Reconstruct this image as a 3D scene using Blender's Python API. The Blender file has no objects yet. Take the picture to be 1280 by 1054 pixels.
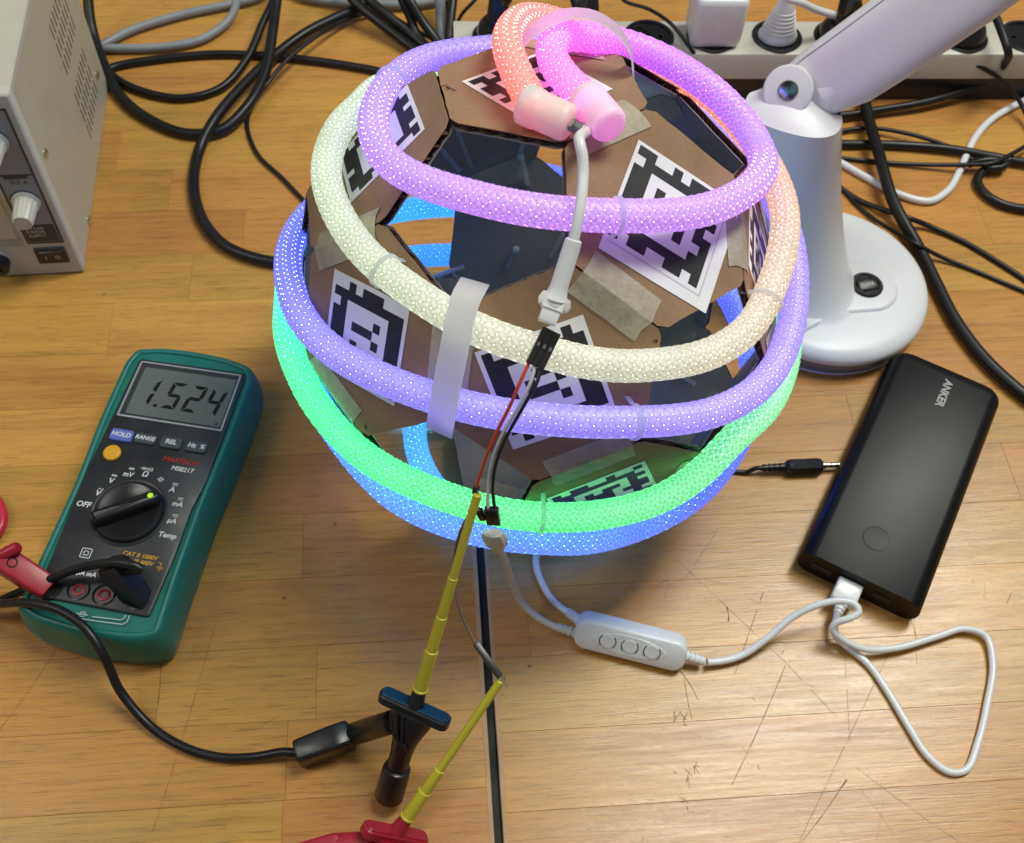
import bpy, bmesh, math, random
import numpy as np
from mathutils import Vector, Matrix
random.seed(7); rng = np.random.default_rng(7)
PI = math.pi
sc = bpy.context.scene
COL = sc.collection

# ------------------------------------------------------------------ camera
def cam_axes(pitch, roll, yaw):
    fw = np.array([0, math.cos(pitch), -math.sin(pitch)]); rt = np.array([1., 0, 0]); up = np.cross(rt, fw)
    r2 = math.cos(roll)*rt + math.sin(roll)*up; u2 = -math.sin(roll)*rt + math.cos(roll)*up
    c, s = math.cos(yaw), math.sin(yaw)
    return np.array([[c, -s, 0], [s, c, 0], [0, 0, 1]]) @ np.array([r2, u2, -fw]).T
FPX = 1383.82
CR = cam_axes(0.991640, 0.0689268, -0.1308269)
CC = np.array([0, 0, 624.78])
cam = bpy.data.cameras.new('camera'); co = bpy.data.objects.new('camera', cam); COL.objects.link(co)
m = Matrix([[*CR[i], 0] for i in range(3)] + [[0, 0, 0, 1]]); m.translation = Vector(CC*0.001); co.matrix_world = m
cam.sensor_width = 36; cam.lens = FPX/1280*36; cam.clip_start = 0.02; cam.clip_end = 30
cam.dof.use_dof = True; cam.dof.focus_distance = 0.56; cam.dof.aperture_fstop = 17
sc.camera = co

# ------------------------------------------------------------------ room light
w = bpy.data.worlds.new('World'); sc.world = w; w.use_nodes = True
w.node_tree.nodes['Background'].inputs[0].default_value = (0.93, 0.96, 1.0, 1)
w.node_tree.nodes['Background'].inputs[1].default_value = 0.17
def area(name, loc, target, sx, sy, power, col):
    l = bpy.data.lights.new(name, 'AREA'); l.shape = 'RECTANGLE'; l.size = sx; l.size_y = sy; l.energy = power; l.color = col
    o = bpy.data.objects.new(name, l); COL.objects.link(o); o.location = loc
    o.rotation_euler = (Vector(target)-Vector(loc)).to_track_quat('-Z', 'Y').to_euler()
area('ceiling_lamp', (0.86, 0.80, 1.95), (0.25, 0.35, 0), 0.45, 1.2, 35, (0.99, 1.0, 0.89))
area('ceiling_lamp', (-1.35, 0.35, 1.75), (-0.2, 0.45, 0), 0.30, 1.2, 10.5, (1.0, 0.95, 0.87))
sc.view_settings.view_transform = 'Standard'; sc.view_settings.look = 'None'
sc.view_settings.exposure = 0.0; sc.view_settings.gamma = 1.0
sc.cycles.max_bounces = 8; sc.cycles.diffuse_bounces = 4; sc.cycles.glossy_bounces = 4
sc.cycles.use_denoising = True; sc.cycles.sample_clamp_indirect = 6

def at(x, y, z=0.):
    "point of the room at height z (mm) that the photograph shows at x, y"
    d = ray(x, y); return CC + d*(z-CC[2])/d[2]
def ray(x, y):
    d = CR @ np.array([(x-640)/FPX, -(y-527)/FPX, -1.]); return d/np.linalg.norm(d)
def proj(P):
    q = (np.atleast_2d(P)-CC) @ CR; return np.c_[640+FPX*q[:, 0]/-q[:, 2], 527-FPX*q[:, 1]/-q[:, 2]]
def V3(*a): return np.array(a, float)
def nrm(v): v = np.asarray(v, float); return v/np.linalg.norm(v)

# ------------------------------------------------------------------ materials
def lin(c):
    return tuple(((v/255)/12.92 if v/255 <= .04045 else ((v/255+.055)/1.055)**2.4) for v in c)
class NT:
    def __init__(s, name):
        s.m = bpy.data.materials.new(name); s.m.use_nodes = True; s.t = s.m.node_tree; s.n = s.t.nodes
        s.b = s.n['Principled BSDF']
    def node(s, typ, **kw):
        n = s.n.new(typ)
        for k, v in kw.items():
            if k.startswith('i_'):
                n.inputs[k[2:].replace('_', ' ')].default_value = v
            else: setattr(n, k, v)
        return n
    def link(s, a, b): s.t.links.new(a, b)
    def set(s, **kw):
        for k, v in kw.items():
            i = s.b.inputs[k.replace('_', ' ')]; i.default_value = (*v, 1) if isinstance(v, tuple) and len(v) == 3 else v
def mat(name, col, rough=.5, metal=0., var=.08, scale=300., bump=.0, bscale=1500., spec=.5, coat=0., sheen=0., trans=0., subs=0., dirt=0., rvar=.12):
    t = NT(name); c = lin(col) if max(col) > 1.001 else col
    t.set(Metallic=metal, Roughness=rough)
    t.b.inputs['Specular IOR Level'].default_value = spec
    if coat: t.b.inputs['Coat Weight'].default_value = coat
    if sheen: t.b.inputs['Sheen Weight'].default_value = sheen
    if trans: t.b.inputs['Transmission Weight'].default_value = trans
    if subs:
        t.b.inputs['Subsurface Weight'].default_value = subs; t.b.inputs['Subsurface Radius'].default_value = (.004, .004, .004)
    tc = t.node('ShaderNodeTexCoord')
    n = t.node('ShaderNodeTexNoise', i_Scale=scale, i_Detail=5., i_Roughness=.65); t.link(tc.outputs['Object'], n.inputs['Vector'])
    n2 = t.node('ShaderNodeTexNoise', i_Scale=scale*.12, i_Detail=3.); t.link(tc.outputs['Object'], n2.inputs['Vector'])
    ad = t.node('ShaderNodeMath', operation='ADD'); t.link(n.outputs[0], ad.inputs[0]); t.link(n2.outputs[0], ad.inputs[1])
    mr = t.node('ShaderNodeMapRange'); mr.inputs[1].default_value = .65; mr.inputs[2].default_value = 1.35
    mr.inputs[3].default_value = 1-var-dirt; mr.inputs[4].default_value = 1+var
    t.link(ad.outputs[0], mr.inputs[0])
    mx = t.node('ShaderNodeVectorMath', operation='SCALE'); mx.inputs[0].default_value = c; t.link(mr.outputs[0], mx.inputs['Scale'])
    t.link(mx.outputs[0], t.b.inputs['Base Color'])
    rr = t.node('ShaderNodeMapRange'); rr.inputs[1].default_value = .3; rr.inputs[2].default_value = .7
    rr.inputs[3].default_value = max(.02, rough-rvar); rr.inputs[4].default_value = min(1, rough+rvar)
    t.link(n2.outputs[0], rr.inputs[0]); t.link(rr.outputs[0], t.b.inputs['Roughness'])
    if bump:
        n3 = t.node('ShaderNodeTexNoise', i_Scale=bscale, i_Detail=3.); t.link(tc.outputs['Object'], n3.inputs['Vector'])
        bp = t.node('ShaderNodeBump', i_Strength=bump, i_Distance=.0004); t.link(n3.outputs[0], bp.inputs['Height']); t.link(bp.outputs[0], t.b.inputs['Normal'])
    return t.m
def wood_mat(name, dark, light, warm=1.):
    t = NT(name); tc = t.node('ShaderNodeTexCoord'); oi = t.node('ShaderNodeObjectInfo')
    off = t.node('ShaderNodeVectorMath', operation='SCALE'); off.inputs[0].default_value = (7.3, 3.1, 5.7)
    t.link(oi.outputs['Random'], off.inputs['Scale'])
    ad = t.node('ShaderNodeVectorMath', operation='ADD'); t.link(tc.outputs['Object'], ad.inputs[0]); t.link(off.outputs[0], ad.inputs[1])
    def mp(s):
        m_ = t.node('ShaderNodeMapping'); m_.inputs['Scale'].default_value = s; t.link(ad.outputs[0], m_.inputs['Vector']); return m_.outputs[0]
    warp = t.node('ShaderNodeTexNoise', i_Scale=1., i_Detail=3.); t.link(mp((5, 22, 5)), warp.inputs['Vector'])
    wv = t.node('ShaderNodeVectorMath', operation='SCALE'); wv.inputs['Scale'].default_value = .9; t.link(warp.outputs['Color'], wv.inputs[0])
    a2 = t.node('ShaderNodeVectorMath', operation='ADD'); t.link(mp((3, 36, 8)), a2.inputs[0]); t.link(wv.outputs[0], a2.inputs[1])
    g1 = t.node('ShaderNodeTexNoise', i_Scale=1.6, i_Detail=7., i_Roughness=.62); t.link(a2.outputs[0], g1.inputs['Vector'])
    rings = t.node('ShaderNodeTexWave', wave_type='BANDS', bands_direction='Y'); rings.inputs['Scale'].default_value = 2.2
    rings.inputs['Distortion'].default_value = 9.; rings.inputs['Detail'].default_value = 3.; rings.inputs['Detail Scale'].default_value = .7
    t.link(mp((2.2, 26, 4)), rings.inputs['Vector'])
    pores = t.node('ShaderNodeTexNoise', i_Scale=1., i_Detail=4., i_Roughness=.7); t.link(mp((45, 900, 60)), pores.inputs['Vector'])
    fleck = t.node('ShaderNodeTexNoise', i_Scale=1., i_Detail=2.); t.link(mp((20, 330, 40)), fleck.inputs['Vector'])
    mix = t.node('ShaderNodeMath', operation='MULTIPLY_ADD'); t.link(rings.outputs['Fac'], mix.inputs[0]); mix.inputs[1].default_value = .09; t.link(g1.outputs[0], mix.inputs[2])
    m2 = t.node('ShaderNodeMath', operation='MULTIPLY_ADD'); t.link(fleck.outputs[0], m2.inputs[0]); m2.inputs[1].default_value = .24; t.link(mix.outputs[0], m2.inputs[2])
    cr = t.node('ShaderNodeValToRGB'); t.link(m2.outputs[0], cr.inputs[0]); e = cr.color_ramp.elements
    e[0].position = .44; e[0].color = (*dark, 1); e[1].position = .82; e[1].color = (*light, 1)
    mid = e.new(.61); mid.color = (*[.45*a+.55*b for a, b in zip(dark, light)], 1)
    # pores darken
    pr = t.node('ShaderNodeMapRange'); pr.inputs[1].default_value = .37; pr.inputs[2].default_value = .46; pr.inputs[3].default_value = .66; pr.inputs[4].default_value = 1.; t.link(pores.outputs[0], pr.inputs[0])
    tone = t.node('ShaderNodeMapRange'); tone.inputs[3].default_value = .90; tone.inputs[4].default_value = 1.07
    sep = t.node('ShaderNodeMath', operation='FRACT'); ml = t.node('ShaderNodeMath', operation='MULTIPLY'); ml.inputs[1].default_value = 17.31
    t.link(oi.outputs['Random'], ml.inputs[0]); t.link(ml.outputs[0], sep.inputs[0]); t.link(sep.outputs[0], tone.inputs[0])
    pm = t.node('ShaderNodeMath', operation='MULTIPLY'); t.link(pr.outputs[0], pm.inputs[0]); t.link(tone.outputs[0], pm.inputs[1])
    hs = t.node('ShaderNodeHueSaturation'); t.link(cr.outputs[0], hs.inputs['Color']); t.link(pm.outputs[0], hs.inputs['Value'])
    hm = t.node('ShaderNodeMapRange'); hm.inputs[3].default_value = .488; hm.inputs[4].default_value = .508; t.link(oi.outputs['Random'], hm.inputs[0]); t.link(hm.outputs[0], hs.inputs['Hue'])
    t.link(hs.outputs[0], t.b.inputs['Base Color'])
    rr = t.node('ShaderNodeMapRange'); rr.inputs[1].default_value = .3; rr.inputs[2].default_value = .75; rr.inputs[3].default_value = .32; rr.inputs[4].default_value = .17
    t.link(fleck.outputs[0], rr.inputs[0]); t.link(rr.outputs[0], t.b.inputs['Roughness'])
    t.b.inputs['Specular IOR Level'].default_value = .5
    bp = t.node('ShaderNodeBump', i_Strength=.35, i_Distance=.0003); t.link(pores.outputs[0], bp.inputs['Height']); t.link(bp.outputs[0], t.b.inputs['Normal'])
    return t.m
def kraft_mat(name, col):
    t = NT(name); tc = t.node('ShaderNodeTexCoord'); geo = t.node('ShaderNodeObjectInfo')
    n = t.node('ShaderNodeTexNoise', i_Scale=900., i_Detail=6., i_Roughness=.75); t.link(tc.outputs['Object'], n.inputs['Vector'])
    n2 = t.node('ShaderNodeTexNoise', i_Scale=45., i_Detail=4.); t.link(tc.outputs['Object'], n2.inputs['Vector'])
    mr = t.node('ShaderNodeMapRange'); mr.inputs[1].default_value = .3; mr.inputs[2].default_value = .7; mr.inputs[3].default_value = .78; mr.inputs[4].default_value = 1.15; t.link(n.outputs[0], mr.inputs[0])
    mr2 = t.node('ShaderNodeMapRange'); mr2.inputs[1].default_value = .3; mr2.inputs[2].default_value = .7; mr2.inputs[3].default_value = .9; mr2.inputs[4].default_value = 1.08; t.link(n2.outputs[0], mr2.inputs[0])
    pm = t.node('ShaderNodeMath', operation='MULTIPLY'); t.link(mr.outputs[0], pm.inputs[0]); t.link(mr2.outputs[0], pm.inputs[1])
    sv = t.node('ShaderNodeVectorMath', operation='SCALE'); sv.inputs[0].default_value = col; t.link(pm.outputs[0], sv.inputs['Scale']); t.link(sv.outputs[0], t.b.inputs['Base Color'])
    t.set(Roughness=.85); t.b.inputs['Specular IOR Level'].default_value = .2
    bp = t.node('ShaderNodeBump', i_Strength=.25, i_Distance=.0003); t.link(n.outputs[0], bp.inputs['Height']); t.link(bp.outputs[0], t.b.inputs['Normal'])
    return t.m
def glow_mat(name, power, white, base):
    t = NT(name); a = t.node('ShaderNodeAttribute', attribute_name='glow')
    mx = t.node('ShaderNodeMix', data_type='RGBA'); mx.inputs[0].default_value = white
    t.link(a.outputs['Color'], mx.inputs[6]); mx.inputs[7].default_value = (1, .97, 1, 1)
    tc = t.node('ShaderNodeTexCoord'); n = t.node('ShaderNodeTexNoise', i_Scale=70., i_Detail=3.); t.link(tc.outputs['Object'], n.inputs['Vector'])
    mr = t.node('ShaderNodeMapRange'); mr.inputs[1].default_value = .35; mr.inputs[2].default_value = .68; mr.inputs[3].default_value = power*.93; mr.inputs[4].default_value = power*1.08; t.link(n.outputs[0], mr.inputs[0])
    t.link(mx.outputs[2], t.b.inputs['Emission Color']); t.link(mr.outputs[0], t.b.inputs['Emission Strength'])
    t.set(Base_Color=base, Roughness=.45); return t.m
def translucent(name, col, f=.5, rough=.5):
    t = NT(name); t.set(Base_Color=col, Roughness=rough); out = t.n['Material Output']; tr = t.node('ShaderNodeBsdfTranslucent'); tr.inputs[0].default_value = (*col, 1)
    mx = t.node('ShaderNodeMixShader'); mx.inputs[0].default_value = f; t.link(t.b.outputs[0], mx.inputs[1]); t.link(tr.outputs[0], mx.inputs[2]); t.link(mx.outputs[0], out.inputs['Surface']); return t.m
M = {}
def mats():
    M['oak'] = wood_mat('oiled_oak', (.40, .205, .048), (.575, .298, .069))
    M['oak_end'] = mat('oak_edge', (.46, .28, .14), .6, scale=900, var=.2)
    M['black_gap'] = mat('black_rubber_seal', (.006, .006, .007), .7)
    M['scratch'] = mat('scratch_in_varnish', (.17, .10, .045), .8, scale=2000, var=.3)
    M['scratch_light'] = mat('pale_scuff', (.62, .45, .26), .7, scale=2000, var=.3)
    M['kraft'] = kraft_mat('kraft_cardboard', (.30, .195, .115))
    M['liner'] = mat('grey_inner_liner', (.235, .215, .20), .36, spec=.6, var=.1, scale=200)
    M['flute'] = kraft_mat('cardboard_flutes', (.10, .062, .035))
    M['paper'] = mat('white_paper', (.78, .79, .80), .8, var=.03, scale=800, spec=.2)
    M['ink'] = mat('black_toner', (.012, .012, .014), .6, var=.2)
    M['grey_ink'] = mat('grey_toner', (.5, .5, .52), .8)
    M['tape'] = mat('crepe_masking_tape', (.50, .455, .345), .6, var=.30, scale=200, bump=1., bscale=520)
    M['tape'].node_tree.nodes['Principled BSDF'].inputs['Alpha'].default_value = .70
    M['braid'] = glow_mat('glowing_braided_sleeve', .62, .02, (.26, .26, .26))
    M['core'] = glow_mat('led_diffuser_core', 9.5, .08, (.4, .4, .4))
    M['core'].cycles.emission_sampling = 'FRONT'; M['braid'].cycles.emission_sampling = 'NONE'
    M['silicone'] = translucent('translucent_silicone', (.80, .78, .78), .2, .4)
    M['velcro'] = translucent('milky_plastic_strap', (.92, .92, .94), .80, .42)
    M['nylon'] = translucent('clear_nylon', (.86, .88, .9), .85, .4)
    M['pvc_white'] = mat('white_pvc', (.74, .75, .76), .38, var=.04, coat=.2)
    M['pvc_beige'] = mat('ivory_pvc', (.62, .60, .50), .42, var=.05)
    M['pvc_grey'] = mat('grey_pvc', (.25, .27, .29), .45, var=.08)
    M['pvc_black'] = mat('black_pvc', (.009, .009, .010), .38, var=.2, spec=.38)
    M['metal'] = mat('nickel_metal', (.62, .60, .56), .25, metal=1, var=.06)
    M['gland'] = mat('grey_clamp', (.28, .27, .26), .35, metal=.7)
    M['red_wire'] = mat('red_silicone_wire', (.62, .065, .03), .4)
    M['grey_wire'] = mat('grey_wire', (.60, .60, .62), .4)
    M['brown_wire'] = mat('brown_wire', (.13, .10, .08), .4)
    M['housing'] = mat('black_pin_housing', (.012, .011, .012), .38, spec=.6)
    M['red_plastic'] = mat('red_plastic', (.34, .012, .028), .38, var=.08, bump=.1)
    M['red_cable'] = mat('red_silicone_cable', (.50, .02, .05), .35, var=.08)
    M['black_plastic'] = mat('black_plastic', (.011, .011, .013), .32, var=.2, bump=.12)
    M['blue_reflection'] = mat('black_cap_blue_reflection', (.004, .035, .075), .3, var=.2, bump=.12)  # blue reflection of the light tube painted into the black grip face
    M['yellow'] = mat('yellow_nylon', (.52, .46, .035), .38, var=.08)
    M['green_rubber'] = mat('green_rubber_holster', (.004, .145, .115), .42, var=.12, bump=.25, bscale=2500)
    M['face_black'] = mat('dark_face_plate', (.020, .022, .026), .42, var=.18, bump=.15, bscale=3000)
    M['lcd'] = mat('lcd_glass', (.115, .132, .125), .25, var=.05)
    M['lcd_frame'] = mat('lcd_surround', (.03, .036, .036), .3)
    M['bezel_clear'] = mat('clear_rim', (.30, .33, .35), .2)
    M['segment'] = mat('lcd_segments', (.006, .007, .008), .5, spec=.2)
    M['key_blue'] = mat('blue_key', (.10, .14, .46), .45)
    M['key_grey'] = mat('grey_key', (.05, .065, .07), .45)
    M['key_yellow'] = mat('amber_key', (.72, .36, .02), .42)
    M['print_white'] = mat('white_print', (.62, .64, .66), .6)
    M['print_orange'] = mat('orange_print', (.66, .33, .03), .6)
    M['print_red'] = mat('red_print', (.36, .01, .014), .6)
    t = NT('lit_green_dot'); t.set(Base_Color=(.5, .8, .02)); t.b.inputs['Emission Color'].default_value = (.35, .8, .02, 1); t.b.inputs['Emission Strength'].default_value = .35; M['dot'] = t.m
    M['pb'] = mat('matt_black_case', (.005, .005, .006), .34, spec=.22, var=.06, bump=.1, bscale=4000, rvar=.012)
    M['pb_end'] = mat('gloss_black_end', (.008, .008, .009), .18)
    M['print_silver'] = mat('silver_print', (.35, .35, .36), .4)
    M['lamp_white'] = mat('white_lamp_plastic', (.72, .73, .77), .36, var=.02, scale=120, rvar=.05)
    M['lamp_grey'] = mat('grey_lamp_foot', (.16, .19, .23), .4)
    M['strip_beige'] = mat('ivory_strip_case', (.55, .53, .46), .45, var=.05)
    M['charger'] = mat('white_charger', (.72, .73, .76), .32, var=.02)
    M['psu_side'] = mat('painted_steel_side', (.46, .425, .325), .42, var=.05, bump=.15, bscale=1200)
    M['psu_top'] = mat('painted_steel_top', (.52, .50, .43), .45, var=.05)
    M['psu_front'] = mat('front_frame', (.54, .53, .47), .45, var=.04)
    M['psu_panel'] = mat('printed_panel', (.25, .26, .27), .5)
    M['psu_dark'] = mat('dark_panel_print', (.035, .037, .042), .5)
    M['psu_bluegrey'] = mat('blue_grey_print', (.07, .09, .14), .5)
    M['floor'] = mat('dark_floor', (.06, .06, .06), .8)
    t = NT('iridescent_pin'); t.set(Metallic=1., Roughness=.12); tc = t.node('ShaderNodeTexCoord'); nz = t.node('ShaderNodeTexNoise', i_Scale=140.); t.link(tc.outputs['Object'], nz.inputs['Vector'])
    cr = t.node('ShaderNodeValToRGB'); t.link(nz.outputs[0], cr.inputs[0]); cr.color_ramp.elements[0].position = .42; cr.color_ramp.elements[0].color = (.12, .14, .13, 1); cr.color_ramp.elements[1].position = .6; cr.color_ramp.elements[1].color = (.35, .7, .75, 1)
    t.link(cr.outputs[0], t.b.inputs['Base Color']); M['pin'] = t.m
mats()

# ------------------------------------------------------------------ mesh tools (all lengths in millimetres)
ORG = {}
class MB:
    def __init__(s): s.v = []; s.f = []; s.mi = []
    def put(s, vs, fs, mi=0):
        b = len(s.v); s.v += [tuple(map(float, p)) for p in vs]; s.f += [tuple(b+i for i in f) for f in fs]; s.mi += [mi]*len(fs); return s
    def loft(s, rings, cap=(True, True), closed=False, mi=0):
        n = len(rings[0]); vs = [p for r in rings for p in r]; fs = []; R_ = len(rings)
        for i in range(R_ if closed else R_-1):
            j = (i+1) % R_
            for k in range(n):
                l = (k+1) % n; fs.append((i*n+k, i*n+l, j*n+l, j*n+k))
        if not closed:
            if cap[0]: fs.append(tuple(range(n-1, -1, -1)))
            if cap[1]: fs.append(tuple((R_-1)*n+k for k in range(n)))
        return s.put(vs, fs, mi)
    def box(s, c, size, F=None, mi=0):
        F = F or WF; a, b, d = [x/2 for x in size]; vs = [F.p(c[0]+x*a, c[1]+y*b, c[2]+z*d) for z in (-1, 1) for x, y in ((-1, -1), (1, -1), (1, 1), (-1, 1))]
        return s.put(vs, [(3, 2, 1, 0), (4, 5, 6, 7), (0, 1, 5, 4), (1, 2, 6, 5), (2, 3, 7, 6), (3, 0, 4, 7)], mi)
    def prism(s, out, levels, F=None, mi=0):
        "outline lofted through levels [(inset, z)]"
        F = F or WF
        return s.loft([[F.p(x, y, z) for x, y in offset(out, i)] for i, z in levels], mi=mi)
    def lathe(s, prof, F=None, n=32, mi=0, cap=(True, True), sx=1., sy=1.):
        F = F or WF
        return s.loft([[F.p(r*sx*math.cos(2*PI*k/n), r*sy*math.sin(2*PI*k/n), z) for k in range(n)] for r, z in prof], cap=cap, mi=mi)
    def tube(s, P, r, n=12, closed=False, mi=0, cap=True):
        P = np.asarray(P, float); rr = np.broadcast_to(np.asarray(r, float), (len(P),)); T, U, W = frames(P)
        return s.loft([[P[i]+rr[i]*(math.cos(2*PI*k/n)*U[i]+math.sin(2*PI*k/n)*W[i]) for k in range(n)] for i in range(len(P))], cap=(cap, cap), closed=closed, mi=mi)
    def ribbon(s, P, W, width, th, mi=0):
        "flat strip along P, W = sideways direction at each point"
        P = np.asarray(P, float); T = np.gradient(P, axis=0); rings = []
        for i in range(len(P)):
            t = nrm(T[i]); w_ = np.asarray(W[i] if np.ndim(W) > 1 else W, float); w_ = nrm(w_-t*(w_@t)); nn = np.cross(t, w_)
            ww = width[i] if np.ndim(width) else width
            rings.append([P[i]+w_*a*ww/2+nn*b*th/2 for a, b in ((-1, -1), (1, -1), (1, 1), (-1, 1))])
        return s.loft(rings, mi=mi)
class Fr:
    def __init__(s, o, u, v, w=None):
        s.o = np.asarray(o, float); s.u = nrm(u); v = np.asarray(v, float); s.v = nrm(v-s.u*(s.u@v)); s.w = np.cross(s.u, s.v) if w is None else nrm(w)
    def p(s, x, y, z=0.): return s.o+s.u*x+s.v*y+s.w*z
    def sub(s, x, y, z=0., ang=0.):
        c, q = math.cos(ang), math.sin(ang); return Fr(s.p(x, y, z), s.u*c+s.v*q, -s.u*q+s.v*c, s.w)
WF = Fr((0, 0, 0), (1, 0, 0), (0, 1, 0))
def axis_frame(o, d, hint=(0, 0, 1)):
    "frame whose w runs along d"
    d = nrm(d); h = np.asarray(hint, float)
    if abs(nrm(h)@d) > .98: h = np.array([1., 0, 0])
    u = nrm(np.cross(h, d)); return Fr(o, u, np.cross(d, u))
def frames(P):
    P = np.asarray(P, float); T = np.gradient(P, axis=0); T /= np.linalg.norm(T, axis=1)[:, None]
    u = np.cross(T[0], (0.13, .27, 1.)); u /= np.linalg.norm(u); U = [u]
    for i in range(1, len(P)):
        u = U[-1]-T[i]*(U[-1]@T[i]); U.append(u/np.linalg.norm(u))
    U = np.array(U); return T, U, np.cross(T, U)
def offset(out, d):
    if not d: return out
    P = np.array(out, float); n = len(P); a = P-np.roll(P, 1, 0); b = np.roll(P, -1, 0)-P
    a /= np.linalg.norm(a, axis=1)[:, None]; b /= np.linalg.norm(b, axis=1)[:, None]
    na = np.c_[-a[:, 1], a[:, 0]]; nb = np.c_[-b[:, 1], b[:, 0]]; m_ = na+nb; m_ /= np.linalg.norm(m_, axis=1)[:, None]
    k = d/np.clip((m_*na).sum(1), .5, 1)
    return [tuple(q) for q in P+m_*k[:, None]]
def rrect(w_, h, r, n=5, cx=0, cy=0):
    o = []
    for sx, sy, a0 in ((1, -1, -90), (1, 1, 0), (-1, 1, 90), (-1, -1, 180)):
        for k in range(n+1):
            a = math.radians(a0+90*k/n); o.append((cx+sx*(w_/2-r)+r*math.cos(a), cy+sy*(h/2-r)+r*math.sin(a)))
    return o
def rpoly(pts, r, n=4):
    "convex polygon (ccw) with rounded corners"
    P = [np.array(p, float) for p in pts]; o = []
    for i in range(len(P)):
        a, b, c = P[i-1], P[i], P[(i+1) % len(P)]; ri = r[i] if hasattr(r, '__len__') else r
        p0 = b+nrm(a-b)*ri; p1 = b+nrm(c-b)*ri
        for k in range(n+1):
            t = k/n; o.append(tuple((1-t)**2*p0+2*t*(1-t)*b+t*t*p1))
    return o
def circle(r, n=32, cx=0, cy=0): return [(cx+r*math.cos(2*PI*k/n), cy+r*math.sin(2*PI*k/n)) for k in range(n)]
def crv(pts, step=3.):
    P = np.array([np.asarray(p, float) for p in pts]); P2 = np.vstack([2*P[0]-P[1], P, 2*P[-1]-P[-2]]); out = []
    for i in range(len(P)-1):
        p0, p1, p2, p3 = P2[i:i+4]; t1 = np.linalg.norm(p1-p0)**.5+1e-6; t2 = t1+np.linalg.norm(p2-p1)**.5+1e-6; t3 = t2+np.linalg.norm(p3-p2)**.5+1e-6
        for j in range(max(2, int(np.linalg.norm(p2-p1)/step))):
            k = max(2, int(np.linalg.norm(p2-p1)/step)); t = t1+(t2-t1)*j/k
            A = (t1-t)/t1*p0+t/t1*p1; B = (t2-t)/(t2-t1)*p1+(t-t1)/(t2-t1)*p2; D = (t3-t)/(t3-t2)*p2+(t-t2)/(t3-t2)*p3
            E = (t2-t)/t2*A+t/t2*B; G = (t3-t)/(t3-t1)*B+(t-t1)/(t3-t1)*D; out.append((t2-t)/(t2-t1)*E+(t-t1)/(t2-t1)*G)
    out.append(P[-1]); return np.array(out)
def mesh_of(mb, mats_, org, sharp=38, name='mesh'):
    me = bpy.data.meshes.new(name); vs = (np.array(mb.v)-org)*.001
    me.from_pydata(vs.tolist(), [], mb.f)
    for mm in (mats_ if isinstance(mats_, (list, tuple)) else [mats_]): me.materials.append(M[mm] if isinstance(mm, str) else mm)
    me.polygons.foreach_set('material_index', mb.mi); me.polygons.foreach_set('use_smooth', [True]*len(mb.f))
    me.set_sharp_from_angle(angle=math.radians(sharp)); me.update(); return me
def thing(name, label, cat, loc, group=None, kind=None):
    o = bpy.data.objects.new(name, None); COL.objects.link(o); loc = np.asarray(loc, float); o.location = loc*.001; o.empty_display_size = .02
    ORG[o.name] = loc; o['label'] = label; o['category'] = cat
    if group: o['group'] = group
    if kind: o['kind'] = kind
    return o
def add(name, mb, mt, parent=None, label=None, kind=None, sharp=38, loc=None):
    org = ORG[parent.name] if parent is not None else (np.asarray(loc, float) if loc is not None else np.array(mb.v).mean(0)*[1, 1, 0])
    o = bpy.data.objects.new(name, mesh_of(mb, mt, org, sharp, name)); COL.objects.link(o)
    if parent is not None: o.parent = parent
    else: o.location = org*.001
    ORG[o.name] = org
    if label: o['label'] = label
    if kind: o['kind'] = kind
    return o
def tagit(o, label, cat, group=None):
    o['label'] = label; o['category'] = cat
    if group: o['group'] = group
    return o
def text(name, s, size, F, mt, parent, align='CENTER', shear=0., bold=0., sx=1., label=None, z=.12):
    cu = bpy.data.curves.new(name, 'FONT'); cu.body = s; cu.size = size*.001; cu.align_x = align; cu.align_y = 'CENTER'; cu.extrude = .00004; cu.shear = shear; cu.offset = bold*.001
    cu.resolution_u = 3
    tmp = bpy.data.objects.new('tmp', cu); COL.objects.link(tmp); bpy.context.view_layer.update()
    me = bpy.data.meshes.new_from_object(tmp.evaluated_get(bpy.context.evaluated_depsgraph_get())); bpy.data.objects.remove(tmp)
    org = ORG[parent.name]
    for v in me.vertices:
        p = F.p(v.co.x*1000*sx, v.co.y*1000, z+v.co.z*1000); v.co = Vector((p-org)*.001)
    me.materials.clear(); me.materials.append(M[mt]); o = bpy.data.objects.new(name, me); COL.objects.link(o); o.parent = parent; ORG[o.name] = org
    if label: o['label'] = label
    return o
def strokes(lines, wd, F, th=.06, z=.1, closed=()):
    "flat pen strokes in frame F"
    mb = MB()
    for i, L in enumerate(lines):
        P = [np.array(p, float) for p in L]
        for a, b in zip(P[:-1], P[1:]):
            d = nrm(b-a); n_ = np.array([-d[1], d[0]])*wd/2; e = d*wd*.3
            q = [a-e-n_, b+e-n_, b+e+n_, a-e+n_]
            mb.put([F.p(x, y, z) for x, y in q]+[F.p(x, y, z+th) for x, y in q], [(3, 2, 1, 0), (4, 5, 6, 7), (0, 1, 5, 4), (1, 2, 6, 5), (2, 3, 7, 6), (3, 0, 4, 7)])
    return mb
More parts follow.
